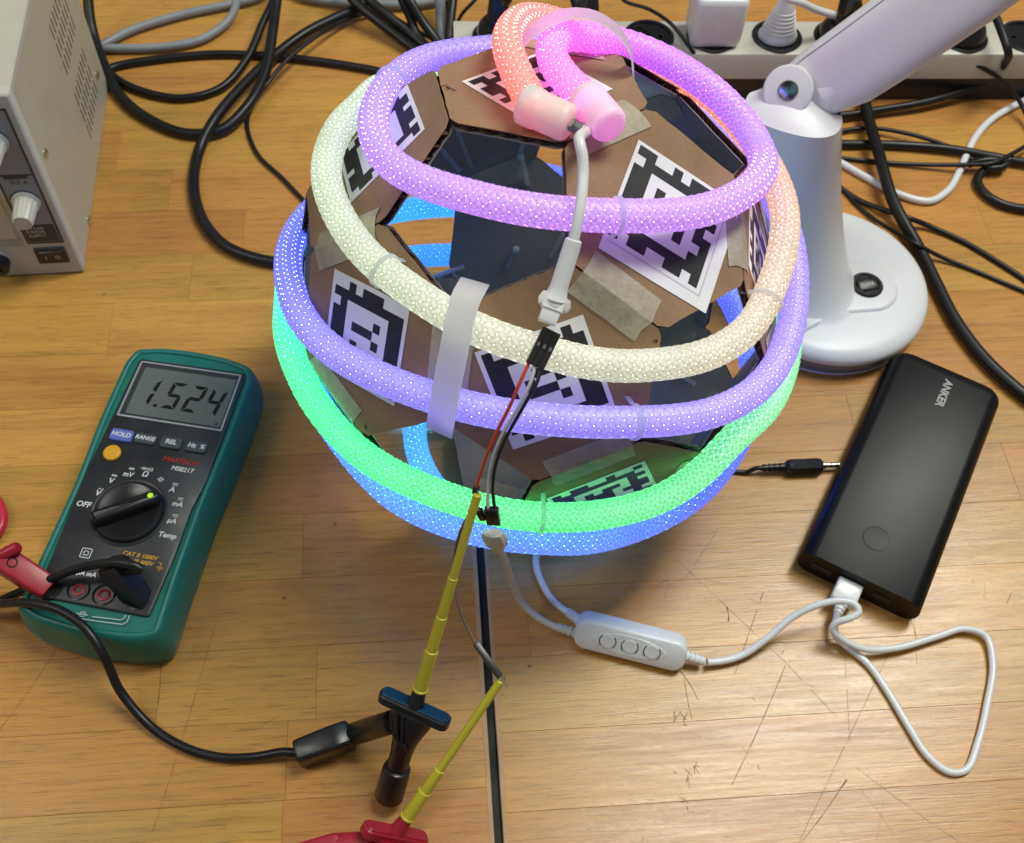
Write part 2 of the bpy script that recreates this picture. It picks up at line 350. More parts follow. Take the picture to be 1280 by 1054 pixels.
STRAND_A=[(77.5,396.7,280.5),(73.1,406.7,278.8),(68.8,416.9,277.4),(65.5,427.3,276.1),(64.5,438.2,274.8),(66.6,448.9,272.7),(72.8,457.2,269.4),(81.7,462.4,265.3),(91.1,466.2,260.9),(100.6,469.6,256.3),(110.5,471.6,251.8),(120.8,470.3,248.2),(130.4,465.1,246.4),(139,458.4,245.1),(147.5,451.6,242.9),(155.8,445,239.5),(163.2,437.9,235.5),(169.3,429.4,231.7),(173.1,419.4,229.4),(173.2,408.5,230),(170.2,398.3,233.2),(165.6,389,237),(160,380.2,240.8),(153.5,372.1,244.6),(146.3,364.6,248.3),(138.5,357.6,252),(130,351.4,255.5),(120.7,346.4,258.7),(110.6,342.6,261.5),(100.1,340.2,264),(89.4,338.6,266),(78.4,337.7,267.7),(67.4,337.7,268.8),(56.4,338.6,269.5),(45.6,340.7,269.7),(35.1,344.2,269.3),(25,348.7,268.5),(15.2,353.9,267.3),(5.9,359.7,265.8),(-2.6,366.4,264.1),(-10,374.4,262),(-15.7,383.6,259.6),(-19.5,393.6,256.9),(-21.8,404,254),(-22.8,414.7,251),(-22.8,425.3,248),(-21.8,435.9,245),(-20,446.4,242),(-17.2,456.7,239.1),(-13.5,466.8,236.2),(-8.7,476.4,233.4),(-2.8,485.3,230.7),(4.6,493.1,228.1),(13.3,499.5,225.7),(23,504.4,223.6),(33.1,508.3,221.4),(42.9,512.9,218.8),(51.7,518.7,215.4),(60.5,524.2,211.6),(70.3,527.5,207.8),(80.7,528.5,204.1),(91.2,528,200.7),(101.7,526.4,197.5),(112.1,523.7,194.7),(122.2,520,192.2),(132,515.3,190),(141.4,509.8,188),(150.3,503.5,186.2),(158.7,496.5,184.6),(166.4,488.7,183.1),(173.3,480.1,181.7),(179.6,471.1,180.6),(185.2,461.6,179.5),(190,451.7,178.5),(194,441.4,177.6),(197.1,430.8,176.8),(199.1,419.9,176),(200,408.9,175.2),(200,397.9,174.5),(199.1,386.8,173.6),(197.6,375.9,172.6),(195.4,365.1,171.3),(192.6,354.6,169.6),(188.8,344.3,168.2),(184,334.3,167.7),(178.3,324.9,168.4),(171.7,316.1,170),(164.4,308.1,172.2),(156.4,300.9,174.9),(147.9,294.6,178.1),(138.9,289,181.5),(129.5,284.3,185),(119.7,280.6,188.5),(109.6,277.6,192),(99.3,275.4,195.3),(88.7,273.8,198.1),(77.9,272.8,200.3),(66.9,272.6,202),(55.9,273.2,203.2),(45,274.4,203.9),(34.1,276.5,204.2),(23.4,279.3,204.3),(12.9,282.9,204.1),(2.7,287.2,203.6),(-7.1,292.3,202.6),(-16.4,298,201.2),(-25.4,304.3,199.5),(-33.9,311.1,197.6),(-41.8,318.6,195.6),(-49,326.8,193.7),(-55.4,335.7,191.9),(-60.7,345.2,190),(-64.8,355.1,187.2),(-67.7,365.1,183.3),(-69.9,375.1,179.2),(-71.9,385.1,175),(-73.4,395.3,170.8),(-74.3,405.5,166.7),(-74.6,415.8,162.5),(-74.3,426,158.3),(-73.2,436.3,154.2),(-71.5,446.4,150.1),(-68.9,456.5,146.2),(-65.3,466.3,142.5),(-60.8,475.8,139),(-55.5,484.9,135.6),(-49.5,493.5,132.3),(-42.6,501.5,129),(-34.9,508.7,125.6),(-26.5,515.2,122.3),(-17.6,521,119),(-8.3,526.1,115.9),(1.4,530.4,112.9),(11.5,533.9,110.1),(22,536.6,107.5),(32.7,538.4,105.2),(43.5,539.6,103.1),(54.4,540,101.2),(65.3,539.7,99.3),(76.2,538.6,97.6),(86.9,536.5,95.9),(97.4,533.5,94.3),(107.7,529.6,92.8),(117.6,524.9,91.5),(127.3,519.6,90.3),(136.5,513.5,89.2),(145.2,506.8,88.3),(153.4,499.4,87.4),(160.9,491.3,86.8),(167.7,482.6,86.3),(173.9,473.4,86),(179.4,463.8,85.7),(184.2,453.8,85.6),(188.3,443.5,85.6),(191.4,432.8,85.7),(193.5,422,85.9),(194.8,411,86.3),(195.2,399.9,86.7),(194.9,388.9,87.2),(193.8,377.9,87.6),(191.8,367,87.9),(188.7,356.3,88.1),(184.6,346,88),(179.6,336.2,88),(173.9,326.7,88),(167.6,317.6,88.3),(160.7,308.9,89.1),(153.3,300.8,90.4),(145.2,293.3,91.6),(136.3,286.8,91.8),(126.5,282,90),(116.4,278.6,87.2),(105.9,275.4,85.8),(95.6,271.7,87.6),(85.9,268.1,91.4),(76.5,264.9,96.2),(66.7,262.8,101),(56.3,261.9,104.7),(45.5,262.2,106.9),(34.6,263.4,108.4),(23.8,265.6,109.6),(13.2,268.7,110.6),(2.9,272.6,111.6),(-7.1,277.3,112.7),(-16.5,282.8,114.3),(-25.2,289.4,116.3),(-32.8,297.1,118.6),(-39.8,305.3,121),(-46.2,314.1,123.1),(-52.2,323.3,124.7),(-57.6,332.9,125.8),(-62.5,342.8,126.2),(-66.9,353,125.9),(-70.6,363.3,124.4),(-73.7,373.6,121.7),(-76,383.8,118),(-77.4,393.9,113.7),(-78,403.8,108.9),(-77.5,413.7,103.9),(-75.7,423.5,99.1),(-72.6,433.1,94.4),(-68.7,442.4,90),(-64,451.5,85.7),(-58.5,460.2,81.6),(-52.3,468.6,77.9),(-45.3,476.5,74.5),(-37.5,483.7,71.3),(-29,490,68),(-19.9,495.3,64.7),(-10.3,499.7,61.5),(-0.3,503.4,58.3),(9.9,506.4,55.2),(20.2,508.7,52.1),(30.8,510.1,49),(41.4,510.3,46),(52.1,509.2,43.1),(62.6,506.9,40.4),(72.9,503.7,37.9),(82.9,499.7,35.5),(92.5,494.7,33.2),(101.6,488.7,31.2),(110.2,481.9,29.5),(118.4,474.7,27.8)]
GLOW_A=[(252,150,240),(246,119,240),(219,112,246),(219,149,251),(228,165,252),(227,164,251),(223,159,250),(210,157,250),(192,141,248),(170,129,250),(169,125,250),(170,125,250),(170,125,250),(179,139,251),(192,160,252),(192,160,252),(183,158,252),(173,156,252),(178,159,252),(125,138,252),(105,130,252),(105,130,252),(105,130,252),(105,130,252),(105,130,252),(105,130,252),(105,130,252),(105,130,252),(107,136,252),(119,181,255),(120,185,255),(90,188,250),(60,190,245),(60,190,245),(60,190,245),(60,190,245),(60,190,245),(60,190,245)]
STRAND_B=[(52.3,391.6,281.4),(49.6,402.3,280.6),(47.1,413.1,279.8),(44.9,423.9,278.9),(43.7,434.8,277.4),(43.7,445.6,275),(44.9,456.1,271.7),(47.2,466.2,267.8),(50.3,476,263.6),(54.5,485.1,259),(59.9,493.2,253.8),(66.8,499.8,248.1),(74.9,504.5,242.3),(84.1,507.3,236.8),(94.1,507.8,232.1),(104.4,505.8,228.7),(114.2,501,227.1),(123.2,494.5,226.6),(132.3,488.3,225.6),(141.7,483,223.5),(150.9,477.3,220.8),(159,470.2,218.5),(166,461.9,216.5),(172.1,452.8,214.4),(177.4,443.4,212.2),(181.8,433.4,210.2),(185,422.9,208.9),(186.6,412,208.6),(186.8,400.9,209),(185.7,389.9,209.6),(183.5,379.1,210.3),(180.3,368.5,210.8),(176.5,358.1,211.2),(172,348,211.2),(167,338.1,210.8),(161.5,328.5,209.8),(154.9,319.7,209.2),(147.1,311.9,209.7),(138.4,305.3,211.2),(129,299.7,213.2),(119.1,295.3,215.6),(108.8,292,218.1),(98.3,289.6,220.4),(87.5,288.1,222.6),(76.7,287.8,224.9),(66,288.6,227.3),(55.3,290.6,229.6),(44.7,293.3,231.4),(34.3,296.8,232.9),(24.2,301.1,234.3),(14.6,306.4,235.6),(5.5,312.6,236.8),(-3.1,319.6,237.6),(-11.2,327.1,237.9),(-18.8,335.2,237.9),(-25.7,343.8,237.6),(-31.6,353.2,237.1),(-36.5,363.1,236.5),(-40.6,373.3,235.7),(-43.9,383.9,234.7),(-46.2,394.6,233.6),(-47.2,405.6,232.6),(-46.5,416.6,232.3),(-44,427.4,232.7),(-40.2,437.8,232.4),(-35.8,447.7,230.2),(-31.9,457.4,226.7),(-28.9,467.3,222.6),(-26.3,477.1,218.2),(-23.2,486.6,213.5),(-19,495.5,208.4),(-14,503.8,203),(-8.4,511.6,197.6),(-2.1,518.8,192),(5,525.2,186.4),(12.9,530.7,180.8),(21.4,535.2,175.3),(30.4,538.9,170),(39.8,541.6,164.8),(49.6,543.5,160),(59.7,544.4,155.7),(70.1,544.3,152),(80.7,543.3,148.8),(91.2,541.5,146),(101.7,538.9,143.6),(112.1,535.6,141.4),(122.2,531.5,139.5),(132,526.6,137.8),(141.3,520.7,136.4),(150,514.1,135.3),(158.3,506.8,134.6),(166.1,498.9,134),(173.4,490.6,133.6),(180.1,481.8,133.4),(186.1,472.5,133.2),(191.3,462.7,133.2),(195.6,452.5,133.4),(199.2,442,133.7),(201.9,431.3,134.1),(203.8,420.4,134.6),(204.9,409.4,135.1),(205.1,398.3,135.6),(204.4,387.3,136.2),(202.9,376.4,136.8),(200.7,365.5,137.5),(197.7,354.9,138.2),(193.9,344.5,138.9),(189.3,334.5,139.7),(183.8,324.9,140.9),(177.5,316,142.7),(170.4,307.9,145.5),(162.8,300.5,148.4),(154.6,293.2,149.7),(146.5,286.4,146.8),(138.8,280.8,141.2),(130.1,275.6,136.6),(120.5,270.8,134.2),(110.2,266.6,133.3),(99.7,263.3,133.5),(89,260.7,134.5),(78.1,258.8,135.7),(67.2,257.8,137),(56.2,257.7,138.1),(45.2,258.5,139.3),(34.3,260,140.6),(23.6,262.5,141.8),(13.1,265.9,142.9),(2.9,270.1,143.7),(-7.1,275,144.1),(-16.7,280.5,144.4),(-25.8,286.7,144.4),(-34.4,293.7,144.6),(-42.2,301.5,145.3),(-49.4,309.8,146.6),(-55.9,318.5,148.7),(-61.7,327.5,151.7),(-66.4,336.9,155.1),(-70.3,347.1,156.8),(-73.1,357.7,155.2),(-75.1,368,151.7),(-76.5,378.1,147.4),(-77.4,388.2,143),(-78,398.5,138.9),(-78.6,408.8,134.9),(-79.2,419.1,131),(-79.2,429.5,127),(-77.7,439.7,123),(-74.3,449.6,119.3),(-69.9,459.1,115.7),(-64.7,468.2,112.2),(-58.8,476.9,108.7),(-52.3,485.2,105.3),(-45.1,492.9,102),(-37.3,500.1,98.7),(-28.8,506.4,95.6),(-19.7,511.9,92.5),(-10.1,516.6,89.5),(-0.2,520.6,86.6),(10,523.9,83.9),(20.4,526.7,81.2),(31,528.6,78.5),(41.6,529.7,75.8),(52.4,529.6,73.2),(63.1,528.5,70.8),(73.8,526.5,68.4),(84.2,523.6,66.2),(94.4,519.8,64),(104.3,515.3,61.7),(113.5,509.7,59.4),(122.1,503.2,56.9),(129.8,495.7,54.3),(136.8,487.4,51.8),(142.9,478.6,49.2),(148.4,469.3,46.7),(153,459.5,44.3),(156.6,449.3,41.9),(159.1,438.8,39.5),(160.2,428,37.3),(160.2,417.1,35.2),(159.3,406.3,33.3),(157.6,395.5,31.5),(155,384.8,30),(151.5,374.3,28.9),(147.1,364.2,28.1),(141.6,354.6,27.6),(135.1,345.6,27.4),(127.8,337.3,27.3),(119.8,329.7,27.4),(111,322.9,27.7),(101.7,317,28.1),(91.7,312.2,28.6),(81.2,308.6,29.1),(70.5,306.2,29.8),(59.5,305.1,30.3),(48.4,305.8,30.3),(37.8,308.7,29.4),(28.1,313.8,27.8),(19.4,320.3,25.7),(11.7,328,23.6),(5.1,336.6,21.4),(-0.4,346,19.4),(-5.1,355.9,17.7),(-8.6,366.3,16.4),(-11,377,15.2),(-12,388,14.1),(-12,399,12.9)]
GLOW_B=[(250,150,130),(249,157,138),(253,161,149),(254,177,153),(251,199,169),(247,220,187),(246,235,206),(244,244,216),(244,244,216),(237,248,216),(233,249,216),(228,248,214),(192,245,204),(160,242,195),(160,242,195),(160,242,195),(160,242,195),(160,242,195),(159,242,194),(146,242,189),(113,240,184),(111,240,184),(82,238,196),(60,238,203),(54,224,223),(60,205,246),(60,205,246),(60,205,246),(60,205,246),(60,205,246),(60,205,246),(60,205,246),(60,205,246),(60,205,246),(60,205,246)]
BALL_C=(60.61,400.87,138.43);EDGE=55.774
BALL_R=[(-0.195413,-0.54685,0.814106),(0.065686,0.820948,0.567213),(-0.978519,0.164316,-0.124504)]

# ------------------------------------------------------------------ the two table tops
GAP0, GAP1 = 23.6, 29.4
PITCH = 44.35
def table(name, label, x0, x1, y0, joints, cat='table'):
    t = thing(name, label, cat, ((x0+x1)/2, 420, -40), group=None)
    r2 = random.Random(int(x0)+5)
    for k in range(-3, 17):
        ya = y0+k*PITCH; yb = ya+PITCH
        xs = joints.get(k)
        if xs is None:
            xs = []; x = x0+r2.uniform(120, 620)
            while x < x1-60: xs.append(x); x += r2.uniform(420, 900)
        e = [x0]+[x for x in xs if x0 < x < x1]+[x1]
        for a, b in zip(e[:-1], e[1:]):
            g = .035; zt = r2.uniform(-.02, .02); A, B, C_, D = a+g, b-g, ya+g, yb-g
            mb = MB().loft([[(A, C_, -12), (B, C_, -12), (B, D, -12), (A, D, -12)], [(A, C_, zt-.2), (B, C_, zt-.2), (B, D, zt-.2), (A, D, zt-.2)],
                            [(A+.14, C_+.14, zt), (B-.14, C_+.14, zt), (B-.14, D-.14, zt), (A+.14, D-.14, zt)]])
            add('stave', mb, 'oak', t, sharp=10)
    yA, yB = y0-3*PITCH, y0+17*PITCH
    add('core_board', MB().box(((x0+x1)/2, (yA+yB)/2, -26), (abs(x1-x0)-1, yB-yA-1, 27)), 'black_gap', t)
    return t
def pj(px, py): return at(px, py)[0]
tl = table('oak_table', 'left oak table top of glued staves, under the green multimeter', -720, GAP0, 208.7,
           {0: [pj(197, 880), pj(395, 880)], -1: [pj(358, 960)], -2: [pj(352, 1050)], 8: [pj(138, 350)-160, pj(300, 350)], 10: [pj(144, 220), pj(300, 200)-190], 9: [pj(211, 250)], 2: [pj(383, 560)], 3: [pj(120, 640)]})
tr = table('oak_table', 'right oak table top with scratches, under the black power bank', GAP1, 760, 238.6,
           {0: [pj(662, 800)], 1: [420], -1: [], -2: [], 2: [pj(905, 650)+200]})
for t, x in ((tl, GAP0-1.0), (tr, GAP1+1.0)):
    add('edge_strip', MB().loft([[(x-a, -60, z), (x+a, -60, z), (x+a, 960, z), (x-a, 960, z)] for a, z in ((1.5, -6), (1.5, -.3), (1.1, .2), (.9, .22))]), 'oak_end', t)
seal = add('seal_strip', MB().box(((GAP0+GAP1)/2, 440, -6), (GAP1-GAP0-.3, 900, 6)), 'black_gap', tl)
floor = add('floor', MB().put([(-3000, -3000, -740), (3000, -3000, -740), (3000, 4000, -740), (-3000, 4000, -740)], [(0, 1, 2, 3)]), 'floor', kind='structure')
def scratch(mb, p, q, wd, bend=0, z=.06):
    a, b = at(*p)[:2], at(*q)[:2]; n = max(3, int(np.linalg.norm(b-a)/6)); d = nrm(b-a); nn = np.array([-d[1], d[0]])
    for i in range(n):
        if rng.random() < .03: continue
        t0, t1 = i/n, (i+1)/n; f = lambda t: a+(b-a)*t+nn*bend*math.sin(PI*t)+nn*rng.normal()*.06
        A, B = f(t0), f(t1); w0 = wd*rng.uniform(.5, 1.1)/2
        mb.put([(*(A-nn*w0), z), (*(B-nn*w0), z), (*(B+nn*w0), z), (*(A+nn*w0), z)], [(0, 1, 2, 3)])
mb = MB(); Z = lambda x, y: (640+x*.3737, 660+y*.3737)
for p, q, wd in [((690, 0), (580, 170), .35), ((550, 105), (915, 450), .3), ((915, 450), (1085, 630), .28), ((840, 215), (745, 490), .4), ((915, 460), (735, 860), .45), ((560, 475), (622, 575), .5), ((575, 500), (602, 640), .4),
                 ((1120, 840), (970, 1050), .5), ((718, 265), (724, 312), .8), ((1122, 845), (1085, 880), .4), ((1260, 420), (960, 1050), .3), ((1150, 800), (1500, 1054), .25), ((1110, 400), (1130, 720), .25)]:
    scratch(mb, Z(*p), Z(*q), wd, rng.uniform(-1, 1))
for i in range(26):
    c = (rng.uniform(690, 1260), rng.uniform(700, 1050)); a = rng.uniform(0, 6.28); L = rng.exponential(6)+1.5
    scratch(mb, c, (c[0]+L*math.cos(a), c[1]+L*math.sin(a)), rng.uniform(.2, .5))
for c in ((853, 905), (846, 897), (858, 893), (870, 960), (862, 968), (855, 1003)):
    for k in range(4): scratch(mb, (c[0]+rng.normal()*3, c[1]+rng.normal()*4), (c[0]+rng.normal()*4, c[1]+rng.normal()*8), .4)
add('scratch_marks', mb, 'scratch', tr, kind='stuff')
mb = MB()
for i in range(70):
    c = (rng.uniform(660, 1260), rng.uniform(720, 1050)); a = rng.uniform(0, 6.28); L = rng.exponential(5)+1.
    scratch(mb, c, (c[0]+L*math.cos(a), c[1]+L*math.sin(a)), rng.uniform(.2, .55), z=.09)
for p, q in (((728, 1010), (742, 1042)), ((1138, 772), (1150, 812)), ((1143, 770), (1146, 830)), ((880, 706), (845, 770)), ((1075, 985), (1120, 1045)), ((1105, 1000), (1095, 1050))): scratch(mb, p, q, .5, z=.09)
add('pale_scuffs', mb, 'scratch_light', tr, kind='stuff')
mb = MB()
for p, q, wd in [((269, 780), (186, 1054), .35), ((72, 809), (0, 912), .35), ((200, 830), (197, 882), .5), ((150, 915), (60, 925), .2)]: scratch(mb, p, q, wd, 1)
for i in range(26):
    c = (rng.uniform(10, 560), rng.uniform(600, 1050)); a = rng.uniform(0, 6.28); L = rng.exponential(4)+1.5
    scratch(mb, c, (c[0]+L*math.cos(a), c[1]+L*math.sin(a)), rng.uniform(.2, .5))
for c in ((419, 655), (662, 833), (355, 748), (130, 368)):
    P = at(*c); mb.lathe([(.1, .03), (1.1, .05), (.1, .1)], Fr((P[0], P[1], .02), (1, 0, 0), (0, 1, 0)), n=9)
add('scratch_marks', mb, 'scratch', tl, kind='stuff')

# ------------------------------------------------------------------ the lit globe
BC = np.array(BALL_C); BR = np.array(BALL_R)
ph = (1+5**.5)/2; vs = set()
for base in [(0, 1, 3*ph), (1, 2+ph, 2*ph), (ph, 2, 2*ph+1)]:
    for sx in (1, -1):
        for sy in (1, -1):
            for sz in (1, -1):
                v = (base[0]*sx, base[1]*sy, base[2]*sz)
                for c in (v, (v[1], v[2], v[0]), (v[2], v[0], v[1])): vs.add(tuple(round(x/2, 7)+0. for x in c))
TV = BC+EDGE*(np.array(sorted(vs)) @ BR.T)
dist = np.linalg.norm(TV[:, None]-TV[None], axis=2)
adj = [[j for j in range(60) if abs(dist[i, j]-EDGE) < .1] for i in range(60)]
HEX = []
for i in range(60):       # hexagons: planes through vertex pairs that hold six vertices
    for a in adj[i]:
        for b in adj[i]:
            if a >= b: continue
            n_ = nrm(np.cross(TV[a]-TV[i], TV[b]-TV[i])); 
            if n_@(TV[i]-BC) < 0: n_ = -n_
            on = [k for k in range(60) if abs((TV[k]-TV[i])@n_) < .05]
            if len(on) == 6:
                c = TV[on].mean(0); u = nrm(TV[on[0]]-c); v = np.cross(n_, u)
                on.sort(key=lambda k: math.atan2((TV[k]-c)@v, (TV[k]-c)@u))
                if not any(set(on) == set(h[0]) for h in HEX): HEX.append((on, c, n_))
def facing(px, py):
    best = None
    for i, (on, c, n_) in enumerate(HEX):
        if n_@(CC-c) <= 0: continue
        d = np.hypot(*(proj(c)[0]-(px, py)))
        if best is None or d < best[0]: best = (d, i)
    return best[1]
FT, FR_, FF, FL2, FL1, FB = facing(660, 120), facing(830, 260), facing(690, 470), facing(465, 410), facing(470, 190), facing(765, 600)
def onface(i, px, py, off=0.):
    on, c, n_ = HEX[i]; d = ray(px, py); return CC+d*(((c+n_*off-CC)@n_)/(d@n_))
base = (BC[0], BC[1], 0)
globe = thing('light_globe', 'cardboard globe with square tags wrapped in a glowing rainbow braided light tube', 'lamp', base)
PAN = {}
for i, (on, c, n_) in enumerate(HEX):
    P = [TV[k] for k in on]; u = nrm(P[0]-c); F = Fr(c, u, np.cross(n_, u))
    out = [((p-c)@F.u, (p-c)@F.v) for p in P]; out = offset(out, .55); ch = []
    for k in range(6):
        a, b, d = [np.array(out[(k+j) % 6]) for j in (-1, 0, 1)]; r = rng.uniform(1.5, 4)
        ch += [tuple(b+nrm(a-b)*r), tuple(b+nrm(d-b)*r)]
    wav = []
    for k in range(12):                       # hand-cut edges are not straight
        a, b = np.array(ch[k]), np.array(ch[(k+1) % 12]); L = np.linalg.norm(b-a); wav.append(tuple(a))
        if L > 20:
            for j in range(1, 7): wav.append(tuple(a+(b-a)*j/7+nrm([-(b-a)[1], (b-a)[0]])*rng.uniform(-.15, .45)))
    mb = MB(); TH = 4.2
    mb.prism(wav, [(0, -.45), (0, 0)], F); mb.prism(wav, [(.2, -TH), (.2, -TH+.45)], F, mi=1)
    # corrugated sheet between the liners
    ang = rng.uniform(0, PI); cu, su = math.cos(ang), math.sin(ang); Q = np.array(offset(wav, .35)); S = Q@np.array([[cu, -su], [su, cu]])
    lo, hi = S[:, 1].min(), S[:, 1].max(); rows = []; nv = int((hi-lo)/1.1)
    for j in range(nv+1):
        y = lo+.02+(hi-lo-.04)*j/nv; xs = []
        for k in range(len(S)):
            a, b = S[k], S[(k+1) % len(S)]
            if (a[1]-y)*(b[1]-y) < 0: xs.append(a[0]+(b[0]-a[0])*(y-a[1])/(b[1]-a[1]))
        if len(xs) < 2: continue
        z = -TH/2+1.55*math.sin(2*PI*(y-lo)/6.6)
        rows.append([(cu*x-su*y, su*x+cu*y, z) for x in (min(xs), max(xs))])
    fl = MB(); fl.put([F.p(*q) for r in rows for q in r], [(2*j, 2*j+1, 2*j+3, 2*j+2) for j in range(len(rows)-1)])
    pan = add('cardboard_panel', mb, ['kraft', 'liner'], globe, sharp=25); add('corrugation', fl, 'flute', pan, sharp=80); PAN[i] = (pan, F)

# printed square tags: 10 x 10 cells, # = black
BITS = {'L2': ["..#.###...", "##########", ".#......##", "##....#.##", "##.###..##", "##....#.##", "##.#....##", "##......#.", "##########", "#..##.#.##"],
        'R': ["##..#.###.", ".#########", "##......#.", "##.#.#..##", "##.##...#.", "##..#.#.##", "##.#..#..#", ".#......##", "##########", "#.##..##.#"],
        'F': ["#.##.##.#.", "##########", "##......##", "##..##..#.", "##.#..#.##", ".#.###..##", "##....#.##", "##......##", "##########", ".#.##..#.."],
        'T': ["#.##.#..#.", "##########", ".#......##", "##.##.#.##", "##..#.#.#.", ".#.#..#.##", "##.##...##", "##......##", "#########.", "#.#..##.#."],
        'L1': [".##.#.#..#", "##########", "##......#.", "##.###..##", ".#.#....##", "##.##...##", "##.#....#.", "##......##", "##########", "#.#.##..#."],
        'B': ["#.##..#..#", "#########.", "##......##", ".#.#.##.#.", "##.###..##", "##..##.###", "##.#.#..#.", "##......##", "##########", "#..#.#.###"],
        'X': ["#..##.#.#.", "##########", "##......#.", "##.#.##.##", "##..##..##", ".#.#..#.##", "##.##...#.", "##......##", "##########", ".#.##.#.##"]}
def tag(i, p0, pu, pv, side, key, margin=2.2, extra=0.):
    "p0 corner, pu along the first row, pv down the columns (points on the face)"
    on, c, n_ = HEX[i]; pan = PAN[i][0]; u = nrm(pu-p0); v = pv-p0; v = nrm(v-u*(v@u)); F = Fr(p0, u, v, n_); 
    if np.dot(np.cross(u, v), n_) < 0: pass
    S = side
    def quad(mb, x0, y0, x1, y1, z0, z1):
        q = [(x0, y0), (x1, y0), (x1, y1), (x0, y1)]
        vs_ = [F.p(x, y, z0) for x, y in q]+[F.p(x, y, z1) for x, y in q]; mb.put(vs_, [(3, 2, 1, 0), (4, 5, 6, 7), (0, 1, 5, 4), (1, 2, 6, 5), (2, 3, 7, 6), (3, 0, 4, 7)])
    mb = MB(); n = 10
    for a in range(n):                        # paper as a gently curling grid
        pass
    cp = [(0, 0), (S/2, -.15), (S, 0), (S+.1, S/2), (S, S), (S/2, S+.2), (0, S), (-.1, S/2)]
    mb.loft([[F.p(x, y, .15) for x, y in cp], [F.p(x, y, .38) for x, y in cp]]); add('printed_tag', mb, 'paper', pan)
    cell = (S-2*margin-extra)/10; b = BITS[key]; mb = MB()
    for r in range(10):
        c0 = 0
        while c0 < 10:
            if b[r][c0] == '#':
                c1 = c0
                while c1 < 10 and b[r][c1] == '#': c1 += 1
                quad(mb, margin+c0*cell, margin+r*cell-(.004 if r % 2 else 0), margin+c1*cell, margin+(r+1)*cell, .40, .44); c0 = c1
            else: c0 += 1
    add('tag_print', mb, 'ink', pan)
    if extra:
        mb = MB(); e = margin+10*cell+2.2
        quad(mb, 2, e, e, e+.8, .40, .43); quad(mb, e, 2, e+.8, e+.8, .40, .43); add('tag_print', mb, 'grey_ink', pan)
of = lambda i, p: onface(i, p[0], p[1], .1)
tag(FR_, of(FR_, (798, 175)), of(FR_, (930, 262)), of(FR_, (738, 292)), 62, 'R', 1.8, 7)
tag(FF, of(FF, (593, 441)), of(FF, (732, 392)), of(FF, (645, 561)), 52.5, 'F')
tag(FL2, of(FL2, (419, 336)), of(FL2, (512, 384)), of(FL2, (415, 413)), 52, 'L2')
tag(FL1, of(FL1, (439, 254)), of(FL1, (514, 179)), of(FL1, (426, 214)), 52, 'L1')
tag(FB, of(FB, (682.6, 623)), of(FB, (807, 575)), of(FB, (700, 660)), 53, 'B')
d0, d1 = of(FT, (577, 102.6)), of(FT, (766, 112)); cT = (d0+d1)/2; dd = d1-d0; nT = HEX[FT][2]; pp = np.cross(nT, dd)/2
tag(FT, d0, cT-pp, cT+pp, 52.5, 'T')
used = {FR_, FF, FL2, FL1, FB, FT}
for i, (on, c, n_) in enumerate(HEX):
    if i in used: continue
    a = rng.uniform(0, 6.28); F = PAN[i][1].sub(0, 0, 0, a); tag(i, F.p(-26, -26), F.p(26, -26), F.p(-26, 26), 52, 'X')
# masking tape over the joints, outside and inside
def jag(n, amp): return [rng.uniform(-amp, amp) for _ in range(n)]
def tape_joint(i, j, s0, s1, wa, wb, side=1):
    (on, c, n1), (on2, c2, n2) = HEX[i], HEX[j]; sh = [k for k in on if k in on2]; A, B = TV[sh[0]], TV[sh[1]]; e = B-A
    d1 = nrm(np.cross(n1, e)); d1 = d1 if d1@(c-A) > 0 else -d1; d2 = nrm(np.cross(n2, e)); d2 = d2 if d2@(c2-A) > 0 else -d2
    off = .55 if side > 0 else -4.45; nm = nrm(n1+n2); mb = MB(); n = 9; rows = []
    for k in range(n):
        f = k/(n-1); q = s0+(s1-s0)*f
        r = [(-1, wa*(1+rng.uniform(-.012, .012))), (-.5, wa*.5), (0, 0), (.5, wb*.5), (1, wb*(1+rng.uniform(-.012, .012)))]
        row = []
        for t_, w_ in r:
            jg = rng.uniform(-.02, .02) if k in (0, n-1) else 0
            p = A+e*(q+jg)
            if t_ < 0: p = p+d1*w_+n1*off
            elif t_ > 0: p = p+d2*w_+n2*off
            else: p = p+nm*(off*(1.0 if side > 0 else 1.05)-.35*(side > 0))
            row.append(p)
        rows.append(row)
    vsx = [p for r in rows for p in r]; nn = nm*.09*side; vs2 = [p+nn for p in vsx]; N = len(vsx); fs = []
    for k in range(n-1):
        for l in range(4):
            a = k*5+l; fs += [(a, a+1, a+6, a+5), (N+a+5, N+a+6, N+a+1, N+a)]
    for l in range(4): fs += [(l+1, l, N+l, N+l+1), ((n-1)*5+l, (n-1)*5+l+1, N+(n-1)*5+l+1, N+(n-1)*5+l)]
    for k in range(n-1): fs += [(k*5, k*5+5, N+k*5+5, N+k*5), (k*5+9, k*5+4, N+k*5+4, N+k*5+9)]
    mb.put(vsx+vs2, fs); add('masking_tape', mb, 'tape', globe, sharp=25)
for i in range(20):
    for j in range(i+1, 20):
        if len(set(HEX[i][0]) & set(HEX[j][0])) == 2:
            if {i, j} == {FT, FL1}: continue
            a, b = rng.uniform(.05, .2), rng.uniform(.8, .93); wa, wb = rng.uniform(9, 13), rng.uniform(9, 13)
            if {i, j} == {FT, FR_}: a, b = .12, .9
            if {i, j} == {FR_, FF}: a, b, wa, wb = .16, .86, 12.5, 11.5
            tape_joint(i, j, a, b, wa, wb, 1)
            if rng.random() < .8: tape_joint(i, j, .1, .85, 11, 11, -1)
